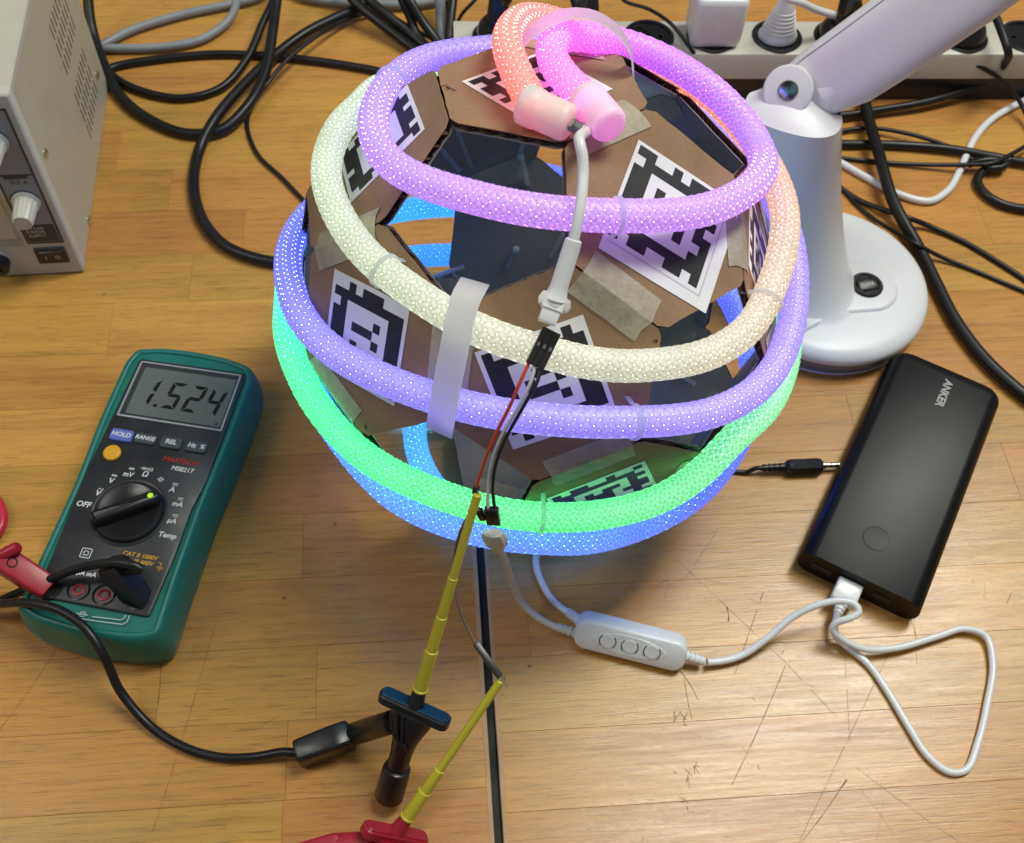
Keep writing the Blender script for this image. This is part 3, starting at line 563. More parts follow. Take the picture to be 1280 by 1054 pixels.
# felt pen marks
F = Fr(of(FT, (553, 109)), of(FT, (575, 118))-of(FT, (553, 109)), of(FT, (556, 98))-of(FT, (553, 109)), nT)
add('pen_writing', strokes([[(.5, 3.2), (-.3, 2.2), (-.6, 1), (-.2, -.4)], [(1.2, 1.6), (2, 2.2), (2.3, 1.2), (1.6, .8), (1.2, 1.6)], [(3, 2), (2.9, .8), (3.6, .7), (3.9, 1.9)], [(3.9, 1.9), (3.7, -.6), (3.2, -1)], [(4.6, 1.7), (5.1, .8), (5.7, 1.6), (6.2, .7), (6.9, 1.4)], [(6.9, 1.4), (7.6, 1.2)]], .35, F), 'ink', PAN[FT][0])
for i, p, q, r in ((FF, (815, 428), (822, 426), (813, 424)), (FL2, (457, 529), (457.5, 536), (460, 529)), (FL1, (465, 262), (470, 266), (468, 260))):
    o = of(i, p); F = Fr(o, of(i, q)-o, of(i, r)-o, HEX[i][2]); L = np.linalg.norm(of(i, q)-o)*1.0
    add('pen_arrow', strokes([[(0, 0), (L, 0)], [(L-1.3, 1), (L, 0), (L-1.3, -1)]], .32, F), 'ink', PAN[i][0])

# light tube: bright core inside a braided sleeve of interlaced ribbons
def fine(pts, glow, step, kb):
    P = crv(pts, 3.); s = np.r_[0, np.cumsum(np.linalg.norm(np.diff(P, axis=0), axis=1))]; n = int(s[-1]/step); t = np.linspace(0, s[-1], n)
    X = np.c_[[np.interp(t, s, P[:, k]) for k in range(3)]].T
    G = np.array([lin(g) for g in glow]); mx = G.max(1, keepdims=True); G = G*(1+kb*(1-G.min(1, keepdims=True)/mx)**2*(G/mx)**5)  # LEDs drive their own channel far harder
    tg = np.linspace(0, s[-1], len(G)); G = np.c_[[np.interp(t, tg, G[:, k]) for k in range(3)]].T
    return X, G, t
def gl_mesh(name, V_, F_, G_, mt, parent):
    me = bpy.data.meshes.new(name); org = ORG[parent.name]; V_ = (V_-org)*.001
    me.vertices.add(len(V_)); me.vertices.foreach_set('co', V_.astype(np.float32).ravel()); me.loops.add(F_.size); me.loops.foreach_set('vertex_index', F_.astype(np.int32).ravel())
    me.polygons.add(len(F_)); me.polygons.foreach_set('loop_start', np.arange(0, F_.size, 4, dtype=np.int32)); me.polygons.foreach_set('loop_total', np.full(len(F_), 4, np.int32))
    me.polygons.foreach_set('use_smooth', [True]*len(F_)); me.update(calc_edges=True)
    a = me.attributes.new('glow', 'FLOAT_COLOR', 'POINT'); a.data.foreach_set('color', np.c_[G_, np.ones(len(G_))].astype(np.float32).ravel()); me.materials.append(M[mt])
    o = bpy.data.objects.new(name, me); COL.objects.link(o); o.parent = parent; ORG[o.name] = org; return o
RT, NS, LEAD = 7.35, 9, 50.
def light_tube(pts, glow, label):
    X, G, t = fine(pts, glow, 2.5, 10.); T, U, W = frames(X); n = 20; r = 6.3
    a = 2*PI*np.arange(n)/n; V_ = X[:, None]+r*(np.cos(a)[None, :, None]*U[:, None]+np.sin(a)[None, :, None]*W[:, None]); N = len(X)
    i = np.arange(N-1)[:, None]*n; k = np.arange(n)[None]; F_ = np.stack([i+k, i+(k+1) % n, i+n+(k+1) % n, i+n+k], -1).reshape(-1, 4)
    led = .55+1.1*np.exp(-((t % 16.6)-8.3)**2/16.)
    core = gl_mesh('light_tube', V_.reshape(-1, 3), F_, np.repeat(G*led[:, None], n, 0), 'core', globe); core['label'] = label
    X, G, t = fine(pts, glow, LEAD/(2*NS)/2, 1.5); T, U, W = frames(X); N = len(X); ds = LEAD/(2*NS); VV, FF_, GG = [], [], []; b0 = 0
    for d in (1, -1):
        for k in range(NS):
            th = 2*PI*k/NS+d*2*PI*t/LEAD; rr = RT+d*.48*np.cos(PI*t/ds)
            for q in (-1, 0, 1):
                ang = th+q*.214; s_ = np.roll(t, 0); rq = rr-(.10 if q else 0)
                # shift along the tube so the ribbon is as wide across as a real one
                Xq = X-T*(d*q*.214*RT*.55)
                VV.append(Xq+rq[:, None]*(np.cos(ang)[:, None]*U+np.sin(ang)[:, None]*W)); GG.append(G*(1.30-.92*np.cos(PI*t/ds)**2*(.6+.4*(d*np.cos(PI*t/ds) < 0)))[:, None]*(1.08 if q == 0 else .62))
            i = np.arange(N-1)
            for c in range(2):
                p, q_ = b0+c*N+i, b0+(c+1)*N+i; FF_.append(np.stack([p, q_, q_+1, p+1] if d < 0 else [p, p+1, q_+1, q_], -1))
            b0 += 3*N
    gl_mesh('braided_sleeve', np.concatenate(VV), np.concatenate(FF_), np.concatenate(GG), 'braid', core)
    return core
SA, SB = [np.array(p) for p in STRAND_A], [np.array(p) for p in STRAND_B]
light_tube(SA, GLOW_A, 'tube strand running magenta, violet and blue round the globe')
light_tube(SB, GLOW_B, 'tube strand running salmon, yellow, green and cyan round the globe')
# silicone end caps with a collar over both
def nT_at(px, py, h): d = ray(px, py); return CC+d*((h-(CC-BC)@nT)/(d@nT))
e1 = nT_at(714, 156, 134); s1 = SB[0]; ax = nrm(e1-s1); F = axis_frame(s1-ax*6, ax); L = np.linalg.norm(e1-s1)+6
add('end_cap', MB().lathe([(7.9, 0), (8.9, .6), (8.9, L-4), (8.6, L-2.2), (7.8, L-.9), (6.4, L-.2), (4, L)], F, 40), 'silicone', globe, label='grey end cap with the cable clamp')
e2 = nT_at(764, 160, 135); s2 = SA[0]; ax2 = nrm(e2-s2); F2 = axis_frame(s2-ax2*3, ax2); L2 = np.linalg.norm(e2-s2)+3
add('end_cap', MB().lathe([(7.9, 0), (8.9, .6), (8.9, L2-4.4), (8.5, L2-2.4), (7.6, L2-1.), (6.2, L2-.25), (4, L2)], F2, 40), 'silicone', globe, label='closed pinkish end cap')
Fc = axis_frame(s1-ax*2, ax); add('collar', MB().lathe([(8.6, -4.5), (9.4, -3.8), (9.5, 0), (9.3, 3.6), (8.7, 4.4)], Fc, 40), 'silicone', globe)
Fg = axis_frame(e1-ax*.5, ax)
gl = add('cable_clamp', MB().lathe([(3.0, 0), (3.0, 2.2), (2.4, 2.6), (2.4, 4.2), (3.1, 4.4), (3.1, 6), (2.2, 6.3)], Fg, 20), 'gland', globe)
add('clamp_ear', MB().box((-3.4, 2.6, 1.8), (3.2, 2.2, 1.6), Fg), 'gland', gl)
# milky straps
def strap(pts, width, side, name, label, th=.8):
    P = crv(pts, 4); W_ = np.array([side]*len(P)) if np.ndim(side) == 1 else side
    return add(name, MB().ribbon(P, W_, width, th), 'velcro', globe, label=label, sharp=50)
def onsph(px, py, r):
    d = ray(px, py); oc = CC-BC; b = oc@d; c = oc@oc-(r*EDGE)**2; D = max(b*b-c, 0); return CC+(-b-D**.5)*d
sp = [onsph(594, 352, 2.42), onsph(588, 362, 2.62), onsph(582, 374, 2.74), onsph(575, 398, 2.765), onsph(567, 440, 2.735), onsph(560, 475, 2.755), onsph(553, 515, 2.76), onsph(550, 533, 2.70), onsph(549, 541, 2.62)]
strap(sp, 13.2, sp[0]-onsph(560, 340, 2.42)+0*CC, 'strap', 'milky plastic strap over the yellow and violet turns')
st = [nT_at(648, 62, 140), nT_at(662, 44, 150), nT_at(690, 24, 153), nT_at(722, 16, 153), nT_at(752, 24, 152), nT_at(776, 42, 147), nT_at(788, 64, 139), nT_at(791, 86, 126)]
strap(st, 11, nT_at(700, 60, 140)-nT_at(700, 30, 140), 'strap', 'milky plastic strap arching over the pink loops on top')
# zip ties
def tie(px, py, pts, side=1, tail=True):
    q = np.array([proj(p)[0] for p in pts]); dd = np.hypot(q[:, 0]-px, q[:, 1]-py)
    for k in range(len(pts)):
        if (pts[k]-BC)@(CC-pts[k]) < 0: dd[k] += 1e3
    k = int(dd.argmin()); P = crv(pts[max(0, k-2):k+3], 2.); j = int(np.argmin(np.hypot(*(proj(P)-(px, py)).T))); j = min(max(j, 1), len(P)-2)
    c = P[j]; T_ = nrm(P[j+1]-P[j-1]); rad = nrm(c-BC); rad = nrm(rad-T_*(rad@T_)); sd = np.cross(T_, rad); ring = []; W_ = []
    for a in np.linspace(-125, 125, 22):
        a = math.radians(a); ring.append(c+8.35*(math.cos(a)*rad+math.sin(a)*sd)); W_.append(T_)
    ring = [c-rad*12+sd*-7.0]+ring+[c-rad*12+sd*7.0]; W_ = [T_]*len(ring)
    add('zip_tie', MB().ribbon(ring, np.array(W_), 2.3, .7), 'nylon', globe, sharp=60)
for s in ((494, 108), (772, 270)): tie(*s, SA)
for s in ((790, 527),): tie(*s, SA)
for s in ((487, 335), (951, 377), (676, 645)): tie(*s, SB)
# tie tails and heads poking through on the inner side of the far panels
def inner(px, py, off=4.9):
    d = ray(px, py); best = None
    for i, (on, c, n_) in enumerate(HEX):
        if n_@d <= 0: continue
        t_ = ((c-n_*off-CC)@n_)/(d@n_); p = CC+d*t_; F = PAN[i][1]; x, y = (p-c)@F.u, (p-c)@F.v
        ok = all((np.cross(TV[on[(k+1) % 6]]-TV[on[k]], p-TV[on[k]])@n_) > 0 for k in range(6))
        if ok and (best is None or t_ < best[0]): best = (t_, p, -n_)
    return best
for a, b in (((570, 158), (590, 210)), ((544, 178), (575, 214)), ((651, 190), (660, 232)), ((656, 172), (650, 192)), ((646, 308), (633, 336)), ((705, 292), (688, 322)), ((536, 348), (580, 333)), ((548, 360), (551, 343)), ((566, 342), (585, 356)), ((841, 462), (868, 480)), ((893, 468), (905, 452))):
    A, B = inner(*a), inner(*b)
    if not A or not B: continue
    add('zip_tie', MB().ribbon([A[1], (A[1]+B[1])/2, B[1]], np.cross(B[1]-A[1], A[2]), 2.6, .9), 'nylon', globe)
for p in ((650, 194), (645, 311)):
    A = inner(*p)
    if A: add('zip_tie_head', MB().lathe([(2.2, 0), (2.4, .6), (2.2, 3.2), (1.4, 3.6)], axis_frame(A[1], A[2]), 12), 'nylon', globe)
# feed cable from the clamp, over the top turn, down to the white plug
cab = [Fg.p(0, 0, 5.5), Fg.p(0, 0, 7.5), onsph(724, 176, 2.94), onsph(728, 194, 2.92), onsph(729, 215, 2.88), onsph(727, 245, 2.865), onsph(723, 272, 2.84), onsph(717, 300, 2.79)]
feed = add('feed_cable', MB().tube(crv(cab, 2.5), 2.45, 16), 'pvc_white', globe)
a_, b_ = onsph(717.5, 299, 2.79), onsph(694, 374, 2.66); dn = nrm(b_-a_)
Fs = axis_frame(a_, dn, a_-BC); Ls = np.linalg.norm(b_-a_)
add('heat_shrink', MB().lathe([(2.7, 0), (3.3, .5), (3.5, 3), (3.6, Ls-6), (4.3, Ls-2), (5.4, Ls), (5.2, Ls+.6)], Fs, 20, sx=1.1, sy=.9), 'pvc_white', feed)
c_ = onsph(683, 404, 2.70); Fp = axis_frame(b_, c_-b_, b_-BC)
add('glue_blob', MB().lathe([(2, -3), (6.2, -1.5), (7.2, 1.5), (6.4, 4), (3, 5.5)], Fp, 9, sx=1.08, sy=.55), 'silicone', feed)
Lp = np.linalg.norm(c_-b_)
add('white_plug', MB().prism(rrect(9.6, 6.4, 1.1), [(.5, -.5), (0, 0), (0, Lp*.45), (.7, Lp*.47), (.7, Lp-1), (1.2, Lp)], Fp), 'pvc_white', feed)

# jumper wires with pin housings
jw = thing('jumper_wires', 'red, grey and black jumper wires in black pin housings down the front of the globe', 'wires', onsph(675, 430, 2.75))
h0, h1 = onsph(690, 413, 2.74), onsph(668, 458, 2.80)
Fh = axis_frame(h0, h1-h0, h0-BC); Lh = np.linalg.norm(h1-h0)
sgn = 1 if (proj(Fh.p(5, 0, 0))-proj(h0))[0][0] > 0 else -1
for k in (-1, 0, 1):
    hb = add('pin_housing', MB().prism(rrect(2.75, 2.9, .25, 2), [(.25, 0), (0, .3), (0, Lh-.3), (.25, Lh)], Fh.sub(k*2.85*sgn, 0)), 'housing', jw)
    add('pin', MB().box((k*2.85*sgn, 1.46*(1 if (Fh.v@(h0-BC)) > 0 else -1), Lh*.45), (1.1, .15, 1.8), Fh), 'metal', hb)
def wire(pts, r, mt, parent, name, label=None, n=10): return add(name, MB().tube(crv(pts, 2.5), r, n), mt, parent, label)
hk = lambda k: Fh.p(k*2.85*sgn, 0, Lh-.5)
W1 = [hk(-1), onsph(650, 478, 2.83), onsph(638, 506, 2.83), onsph(621, 540, 2.80), onsph(608, 570, 2.79), onsph(600, 593, 2.80), onsph(595, 611, 2.82)]
wire(W1, .85, 'red_wire', jw, 'wire', 'red wire')
H2 = onsph(611, 637, 2.86); H2e = onsph(617, 668, 2.86); F5 = axis_frame(H2, H2e-H2, H2-BC); s5 = 1 if (proj(F5.p(5, 0, 0))-proj(H2))[0][0] > 0 else -1
W2 = [hk(0), onsph(664, 476, 2.83), onsph(650, 505, 2.83), onsph(627, 545, 2.80), onsph(614, 580, 2.78), onsph(610, 612, 2.79), F5.p(-.4*s5, 0, 0)]
wire(W2, .8, 'grey_wire', jw, 'wire', 'grey wire')
W3 = [hk(1), onsph(672, 476, 2.83), onsph(656, 505, 2.83), onsph(634, 545, 2.80), onsph(620, 580, 2.78), onsph(616, 612, 2.79), F5.p(2.9*s5, 0, 0)]
wire(W3, .85, 'housing', jw, 'wire', 'black wire')
for k in (-.4, 2.9):
    add('pin_housing', MB().prism(rrect(3.2, 3.2, .25, 2), [(.25, -1), (0, -.6), (0, 10.5), (.25, 11)], F5.sub(k*s5, 0)), 'housing', jw)
hr = onsph(595, 612, 2.82); Fr_ = axis_frame(hr, onsph(593, 620, 2.84)-hr, hr-BC)
add('pin_housing', MB().prism(rrect(3, 3, .3, 2), [(.2, -1.5), (0, -1), (0, 1.6), (.2, 2)], Fr_), 'housing', jw, label='short stub of housing on the red wire')
F6 = axis_frame(onsph(598, 637, 2.87), onsph(609, 657, 2.86)-onsph(598, 637, 2.87), H2-BC)
add('pin_housing', MB().prism(rrect(3, 3, .3, 2), [(.2, 0), (0, .4), (0, 7), (.2, 7.5)], F6), 'housing', jw)

def on_line(A, B, px, py):
    "point of the line A-B nearest the line of sight"
    d = ray(px, py); u = nrm(B-A); w0 = A-CC; a, b, e = 1, u@d, 1; dd, ee = u@w0, d@w0
    t = (b*ee-dd)/(1-b*b); return A+u*t
# ------------------------------------------------------------------ hook probes of the test leads
def probe(root, A, E, px, mt, capmt, flange_px, tip_steps):
    "A tip, E rear end; px: pixels along the axis for cone start, flange, body end, stem end"
    ax = nrm(E-A); q = [on_line(A, E, *p) for p in px]; s = [float((p-A)@ax) for p in q]
    f0, f1 = flange_px; F = axis_frame(A, ax)
    # sideways direction of the finger grip
    c = A+ax*s[1]; d0 = ray(*f0); want = np.array(f1, float)-np.array(f0, float); want /= np.linalg.norm(want); best = None
    for th in np.linspace(0, 2*PI, 181):
        gg = F.u*math.cos(th)+F.v*math.sin(th); q2 = (proj(c+gg*10)-proj(c))[0]; sc_ = q2@want/np.linalg.norm(q2)+.0004*np.linalg.norm(q2)
        if best is None or sc_ > best[0]: best = (sc_, gg)
    g = best[1]
    F = Fr(A, g, np.cross(ax, g)); 
    L = 20.
    # yellow stages
    for k, (z0, z1, r) in enumerate(tip_steps):
        y = add('probe_sleeve', MB().lathe([(r*.8, s0(s, z0)), (r, s0(s, z0)+.4), (r*1.02, s0(s, z1)-1.2), (r*1.15, s0(s, z1)-.9), (r*1.15, s0(s, z1))], F, 20), 'yellow', root)
    add('nose_cone', MB().lathe([(3.3, s[0]-.2), (4.6, s[1]-1), (4.8, s[1]+2)], F, 24), mt, root)
    out = rpoly([(-L, -5), (L, -5), (L, 5), (-L, 5)], 4.6, 6)
    Ff = Fr(A+ax*s[1], g, np.cross(ax, g))
    gr = add('finger_grip', MB().prism(out, [(.8, -.6), (0, .2), (0, 4.2), (.9, 5.2)], Ff), mt, root)
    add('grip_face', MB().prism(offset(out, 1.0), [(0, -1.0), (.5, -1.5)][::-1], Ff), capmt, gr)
    body = MB(); Lb = s[2]-s[1]; rings = []
    for f, w_, h_ in ((.1, 13, 7.5), (.3, 11.5, 7.5), (.55, 9, 7), (.8, 7, 6.6), (1., 6.4, 6.4)):
        rings.append([Ff.p(w_*math.cos(a)*abs(math.cos(a))**-.2 if abs(math.cos(a)) > 1e-3 else 0, h_*math.sin(a), Lb*f) for a in [2*PI*k/24 for k in range(24)]])
    bd = add('probe_body', body.loft(rings), mt, root)
    for k in range(3):                                          # raised V ribs on the grip
        P = [Ff.p(-9.5+k*3.2, 7.9-k*.15, 3.5), Ff.p(-8.+k*3.2, 8.1, Lb*.35), Ff.p(-3.5+k*2.4, 7.9, Lb*(.62+.06*k)), Ff.p(2.5+k*.8, 7.2, Lb*(.70+.06*k))]
        for sg in (1, -1):
            P2 = [Ff.o+Ff.u*((p-Ff.o)@Ff.u)+Ff.v*((p-Ff.o)@Ff.v)*sg+Ff.w*((p-Ff.o)@Ff.w) for p in P]
            add('grip_rib', MB().tube(crv(P2, 2), .75, 8), mt, bd)
    add('stem', MB().lathe([(5.9, s[2]-1), (5.9, s[3]-1)], F, 28), mt, root)
    add('plunger', MB().lathe([(6.2, s[3]-2), (7.2, s[3]-1.4), (7.7, s[3]+1), (7.9, s[4]-1.2), (7.2, s[4]), (5.5, s[4]+.15)], F, 32), mt, root)
    return F, s, Ff
def s0(s, z): return z*s[0]
bl = thing('test_lead', 'black test lead with hook probe whose yellow tip reaches the globe', 'test lead', at(430, 930, 0), 'test leads of the multimeter')
A = onsph(597, 618, 2.86); E_ = at(487, 992, 10)
Fb, sb, Ffb = probe(bl, A, E_, [(525, 862), (518, 882), (505, 935), (498, 962), (487, 997)], 'black_plastic', 'blue_reflection', ((478, 866), (559, 902)),
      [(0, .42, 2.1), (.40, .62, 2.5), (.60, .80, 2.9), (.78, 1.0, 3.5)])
# side branch: collar, shrouded plug, cable
c0 = Ffb.p(-9, 0, 16); k1 = at(462, 910, 14); k2 = at(440, 918, 12); k3 = at(372, 944, 9)
add('collar', MB().lathe([(6.0, 0), (6.3, 1), (6.3, np.linalg.norm(k2-c0)-1), (5.6, np.linalg.norm(k2-c0))], axis_frame(c0, k2-c0), 24), 'black_plastic', bl)
Fk = axis_frame(k2, k3-k2); Lk = np.linalg.norm(k3-k2)
rg = []
for f, w_, h_ in ((0, 12, 14), (.04, 14, 16), (.35, 14.4, 17), (.95, 13, 18), (1., 11.6, 16.5)): rg.append([Fk.p(x, y, f*Lk) for x, y in rrect(w_, h_, 2.2, 3)])
pl = add('plug', MB().loft(rg), 'black_plastic', bl)
for k in range(4): add('plug_rib', MB().tube([Fk.p(x, y, Lk*(.18+.13*k)+abs(x)*.5) for x, y in ((-6.8, 4.5), (-6.9, 0), (-6.8, -4.5))], .5, 6), 'black_plastic', pl)
for k in range(4):
    q = Fk.p(0, 0, Lk*(.2+.14*k)); q2 = max((Fk.p(x, y, Lk*(.2+.14*k)) for x, y in ((0, 8.1), (0, -8.1), (6.8, 0), (-6.8, 0))), key=lambda p: p[2])
blc = [Fk.p(0, 0, Lk-2), at(355, 940, 8)]
for p, z in (((321, 946), 4), ((277, 947), 3), ((232, 935), 3), ((187, 907), 4), ((149, 862), 14), ((138, 838), 24), ((127, 815), 36), ((108, 787), 42), ((75, 763), 44), ((37, 754), 40), ((0, 755), 26), ((-40, 760), 4), ((-70, 740), 3)): blc.append(at(*p, z))
add('cable', MB().tube(crv(blc, 4), 2.6, 16), 'pvc_black', bl)
# multimeter side plug of the black lead
MO, MA = V3(-175.6, 350.5, 0), math.radians(-13.95)
FM = Fr(MO, (math.cos(MA), math.sin(MA), 0), (-math.sin(MA), math.cos(MA), 0))
bp = []
o1 = FM.p(24, -74.5, 33)
d1 = nrm(FM.p(6, -62, 62)-o1); Fq = axis_frame(o1-d1*1, d1, FM.v); Lq = 30
add('plug', MB().loft([[Fq.p(x, y, f*Lq) for x, y in rrect(w_, h_, 2, 3)] for f, w_, h_ in ((0, 13, 13), (.5, 13.5, 14), (.9, 14, 15), (1, 12.5, 13.5))]), 'black_plastic', bl, label='black shrouded plug standing in the right socket')
hole = add('plug_hole', MB().lathe([(3.2, Lq-.4), (3.2, Lq+.25), (1.4, Lq+.1)], Fq.sub(-2.5, 0), 20), 'pb_end', bl)
cpt = [Fq.p(1, 0, Lq-6), at(176, 711, 62), at(160, 705, 64), at(142, 703, 62), at(93, 712, 50), at(56, 727, 40), at(0, 751, 20), at(-40, 768, 4), at(-90, 760, 3)]
add('cable', MB().tube(crv(cpt, 4), 2.6, 16), 'pvc_black', bl)
# red lead
rl = thing('test_lead', 'red test lead with its red hook probe at the lower edge', 'test lead', at(500, 1040, 0), 'test leads of the multimeter')
A2 = at(626, 851, 92); E2 = at(484, 1058, 22); ax = nrm(E2-A2); E2 = A2+ax*200
q = on_line(A2, E2, 504, 1019); L0 = float((q-A2)@ax); qf = float((on_line(A2, E2, 492, 1037)-A2)@ax)
pp_ = lambda s_: tuple(proj(A2+ax*s_)[0])
Fr2, s2_, Ff2 = probe(rl, A2, E2, [pp_(L0), pp_(qf), pp_(qf+28), pp_(qf+40), pp_(qf+58)], 'red_plastic', 'red_plastic', ((446, 1022), (536, 1040)),
      [(0, .66, 2.2), (.64, .82, 2.9), (.80, 1.0, 3.5)])
c0 = Ff2.p(-8, 0, 10); k2 = c0+(at(380, 1060, 20)-c0)*.45; k3 = at(330, 1085, 12); 
add('collar', MB().lathe([(6.2, 0), (6.6, 1), (6.6, 22), (5.8, 23)], axis_frame(c0, k2-c0), 24), 'red_plastic', rl)
Fk = axis_frame(k2, k3-k2); add('plug', MB().loft([[Fk.p(x, y, f*40) for x, y in rrect(w_, h_, 2.2, 3)] for f, w_, h_ in ((0, 11, 12), (.05, 13, 14), (.95, 12, 15), (1, 11, 14))]), 'red_plastic', rl)
Fp2 = axis_frame(at(76, 733, 40), at(0, 702, 50)-at(76, 733, 40), (0, 0, 1)); Lr = 42
o3 = FM.p(-27, -79, 36); tgt = at(14, 706, 44); Fp2 = axis_frame(o3, tgt-o3); Lr = 34
rp = add('plug', MB().loft([[Fp2.p(x, y, f*Lr) for x, y in rrect(w_, h_, 2, 3)] for f, w_, h_ in ((0, 12.5, 12.5), (.1, 14, 14), (.85, 14.4, 14.4), (1, 13, 13))]), 'red_plastic', rl, label='red shrouded plug in the left socket')
up = max(((0, 1), (0, -1), (1, 0), (-1, 0)), key=lambda a: (Fp2.u*a[0]+Fp2.v*a[1])[2]); un = Fp2.u*up[0]+Fp2.v*up[1]
Fh3 = axis_frame(Fp2.p(0, 0, Lr*.72)+un*6.9, un); add('plug_hole', MB().lathe([(3.0, -.1), (3.0, .5), (2.2, .5), (2.2, .12)], Fh3, 20, cap=(False, True)), ['pb_end'], rp)
j0 = at(-8, 700, 48); j1 = at(19, 686, 54)
add('banana_plug', MB().lathe([(3.2, 0), (3.6, 1), (3.6, 20), (2.6, 21.5)], axis_frame(j0-nrm(j1-j0)*4, j1-j0), 20), 'red_plastic', rl)
add('cable', MB().tube(crv([j0, at(-20, 708, 40), at(-40, 700, 20), at(-46, 668, 4), at(-30, 632, 4), at(-10, 622, 4), at(2, 640, 4), at(1, 658, 4), at(-12, 674, 4), at(-60, 690, 4)], 3), 3.4, 16), 'red_cable', rl)
add('cable', MB().tube(crv([Fp2.p(0, 0, Lr-2), at(-8, 716, 42), at(-40, 722, 14), at(-90, 722, 4)], 3), 2.6, 14), 'red_cable', rl)
# loose jumper held in the red probe
bj = thing('jumper_wire', 'thin brown jumper wire from the globe down to the red hook probe', 'wire', at(600, 800, 0))
W4 = [F6.p(0, 0, .5), onsph(596, 636, 2.88), onsph(584, 648, 2.92), on_line(onsph(584, 648, 2.92), at(596, 806, 42), 574, 668)]
z_ = [(569, 690, 128), (567.5, 713, 122), (568, 735, 116), (573, 757, 111), (580, 776, 107), (594, 804, 102)]
W4 = [F6.p(0, 0, .5), onsph(594, 638, 2.88), onsph(584, 648, 2.92)]+[at(*p) for p in z_]
add('wire', MB().tube(crv(W4, 3), .8, 10), 'brown_wire', bj)
hh0, hh1 = at(595, 805, 102), at(625, 846, 94); Fj = axis_frame(hh0, hh1-hh0)
add('pin_housing', MB().prism(rrect(3.1, 3.1, .3, 2), [(.3, -.5), (0, 0), (0, np.linalg.norm(hh1-hh0)-.4), (.4, np.linalg.norm(hh1-hh0))], Fj), 'housing', bj)
add('pin', MB().tube([hh1-nrm(hh1-hh0)*1, hh1, at(634, 860, 91)], [.5, .45, .3], 8), 'metal', bj)
add('hook', MB().tube(crv([A2+ax*3, A2+V3(.5, .4, 1), A2+V3(1.6, 1.6, 1.6), A2+V3(2.2, 1.0, .2), A2+V3(1.4, -.2, -.6)], .6), .4, 8), 'metal', rl)
add('hook', MB().tube(crv([A, A+V3(.2, .6, 1.2), A+V3(-.2, 1.6, .8), A+V3(-.6, 1.2, -.2)], .5), .4, 8), 'metal', bl)

# ------------------------------------------------------------------ multimeter
mm = thing('multimeter', 'green and black digital multimeter with a round dial, reading 1.524', 'multimeter', MO)
outl = [(-44, -93), (-30, -99.5), (0, -103), (30, -100.5), (44.5, -95), (43, -60), (42.5, -10), (44.5, 45), (44, 86), (38, 97), (20, 101), (-3, 102), (-25, 100.5), (-41, 96), (-45.5, 84), (-45.5, 40), (-43, -10), (-43.5, -60)]
o_ = rpoly(outl, [5, 5, 7, 5, 6, 8, 8, 8, 5, 4, 5, 6, 5, 4, 5, 8, 8, 8], 3)
mb = MB()
def scl(k, dy=0): return [(x*k[0], y*k[1]+dy) for x, y in o_]
lv = [(3.5, 0), (1.2, .8), (0, 3), (-1.2, 12), (-.6, 20), (.6, 28), (1.8, 32.3), (3.0, 34.6), (4.6, 35.6), (6.2, 35.4), (6.8, 34.)]
mb.prism(o_, lv, FM); add('holster', mb, 'green_rubber', mm, sharp=60)
plate = rpoly([(-33.5, -84), (33, -84.5), (35.2, -45), (34.3, -14), (37.5, 0), (35.8, 84), (34, 88), (-32.5, 85), (-35.5, 80), (-35.8, -9), (-34.5, -50)][:11], 1.6, 3)
plate = rpoly([(-33, -83.5), (33, -84), (35, -45), (34.6, -14), (37, 5), (36.5, 88), (-34, 86), (-36, 5), (-35.5, -20), (-34.5, -50)], 2.0, 3)
add('face_plate', MB().prism(plate, [(0, 30), (0, 35.8), (.7, 36.3)], FM), 'face_black', mm)
ZP = 36.3; FP = FM.sub(0, 0, ZP)
win = rpoly([(-32.5, 40.6), (35.2, 41.6), (34.6, 85.6), (-32, 83.6)], 1.2, 3)
wf = add('display_window', MB().prism(win, [(0, -.2), (0, 1.1), (.35, 1.3), (1.1, 1.3), (1.2, .2)], FP), 'bezel_clear', mm)
scr = rpoly([(-28, 43.6), (33.2, 44.4), (32.6, 81.2), (-27.6, 79.6)], .8, 2)
add('display_surround', MB().prism(offset(win, 1.2), [(0, .1), (0, .35)], FP), 'lcd_frame', wf); add('display', MB().prism(scr, [(0, .36), (0, .75)], FP), 'lcd', wf)
# seven segment digits, slanted
SEG = {'1': 'bc', '5': 'afgcd', '2': 'abged', '4': 'fgbc'}
def seg(mb, x0, y0, w_, h, ch, th=2.0):
    F_ = Fr(FP.p(x0, y0, .76), FP.u, FP.v); sh = .14; g = .45
    def q(pts): mb.prism([(x+y*sh, y) for x, y in pts], [(0, 0), (0, .06)], F_)
    t_ = th; hh = h/2
    P = {'a': [(g, h), (t_+g, h-t_), (w_-t_-g, h-t_), (w_-g, h)][::-1], 'd': [(g, 0), (w_-g, 0), (w_-t_-g, t_), (t_+g, t_)], 'g': [(g+.2, hh), (t_*.5+g, hh-t_/2), (w_-t_*.5-g, hh-t_/2), (w_-g-.2, hh), (w_-t_*.5-g, hh+t_/2), (t_*.5+g, hh+t_/2)],
         'f': [(0, hh+g), (t_, hh+g+t_*.5), (t_, h-t_-g), (0, h-g)][:4], 'b': [(w_-t_, hh+g+t_*.5), (w_, hh+g), (w_, h-g), (w_-t_, h-t_-g)], 'e': [(0, g), (t_, t_+g), (t_, hh-g-t_*.5), (0, hh-g)], 'c': [(w_-t_, t_+g), (w_, g), (w_, hh-g), (w_-t_, hh-g-t_*.5)]}
    for s_ in SEG[ch]: q(P[s_])
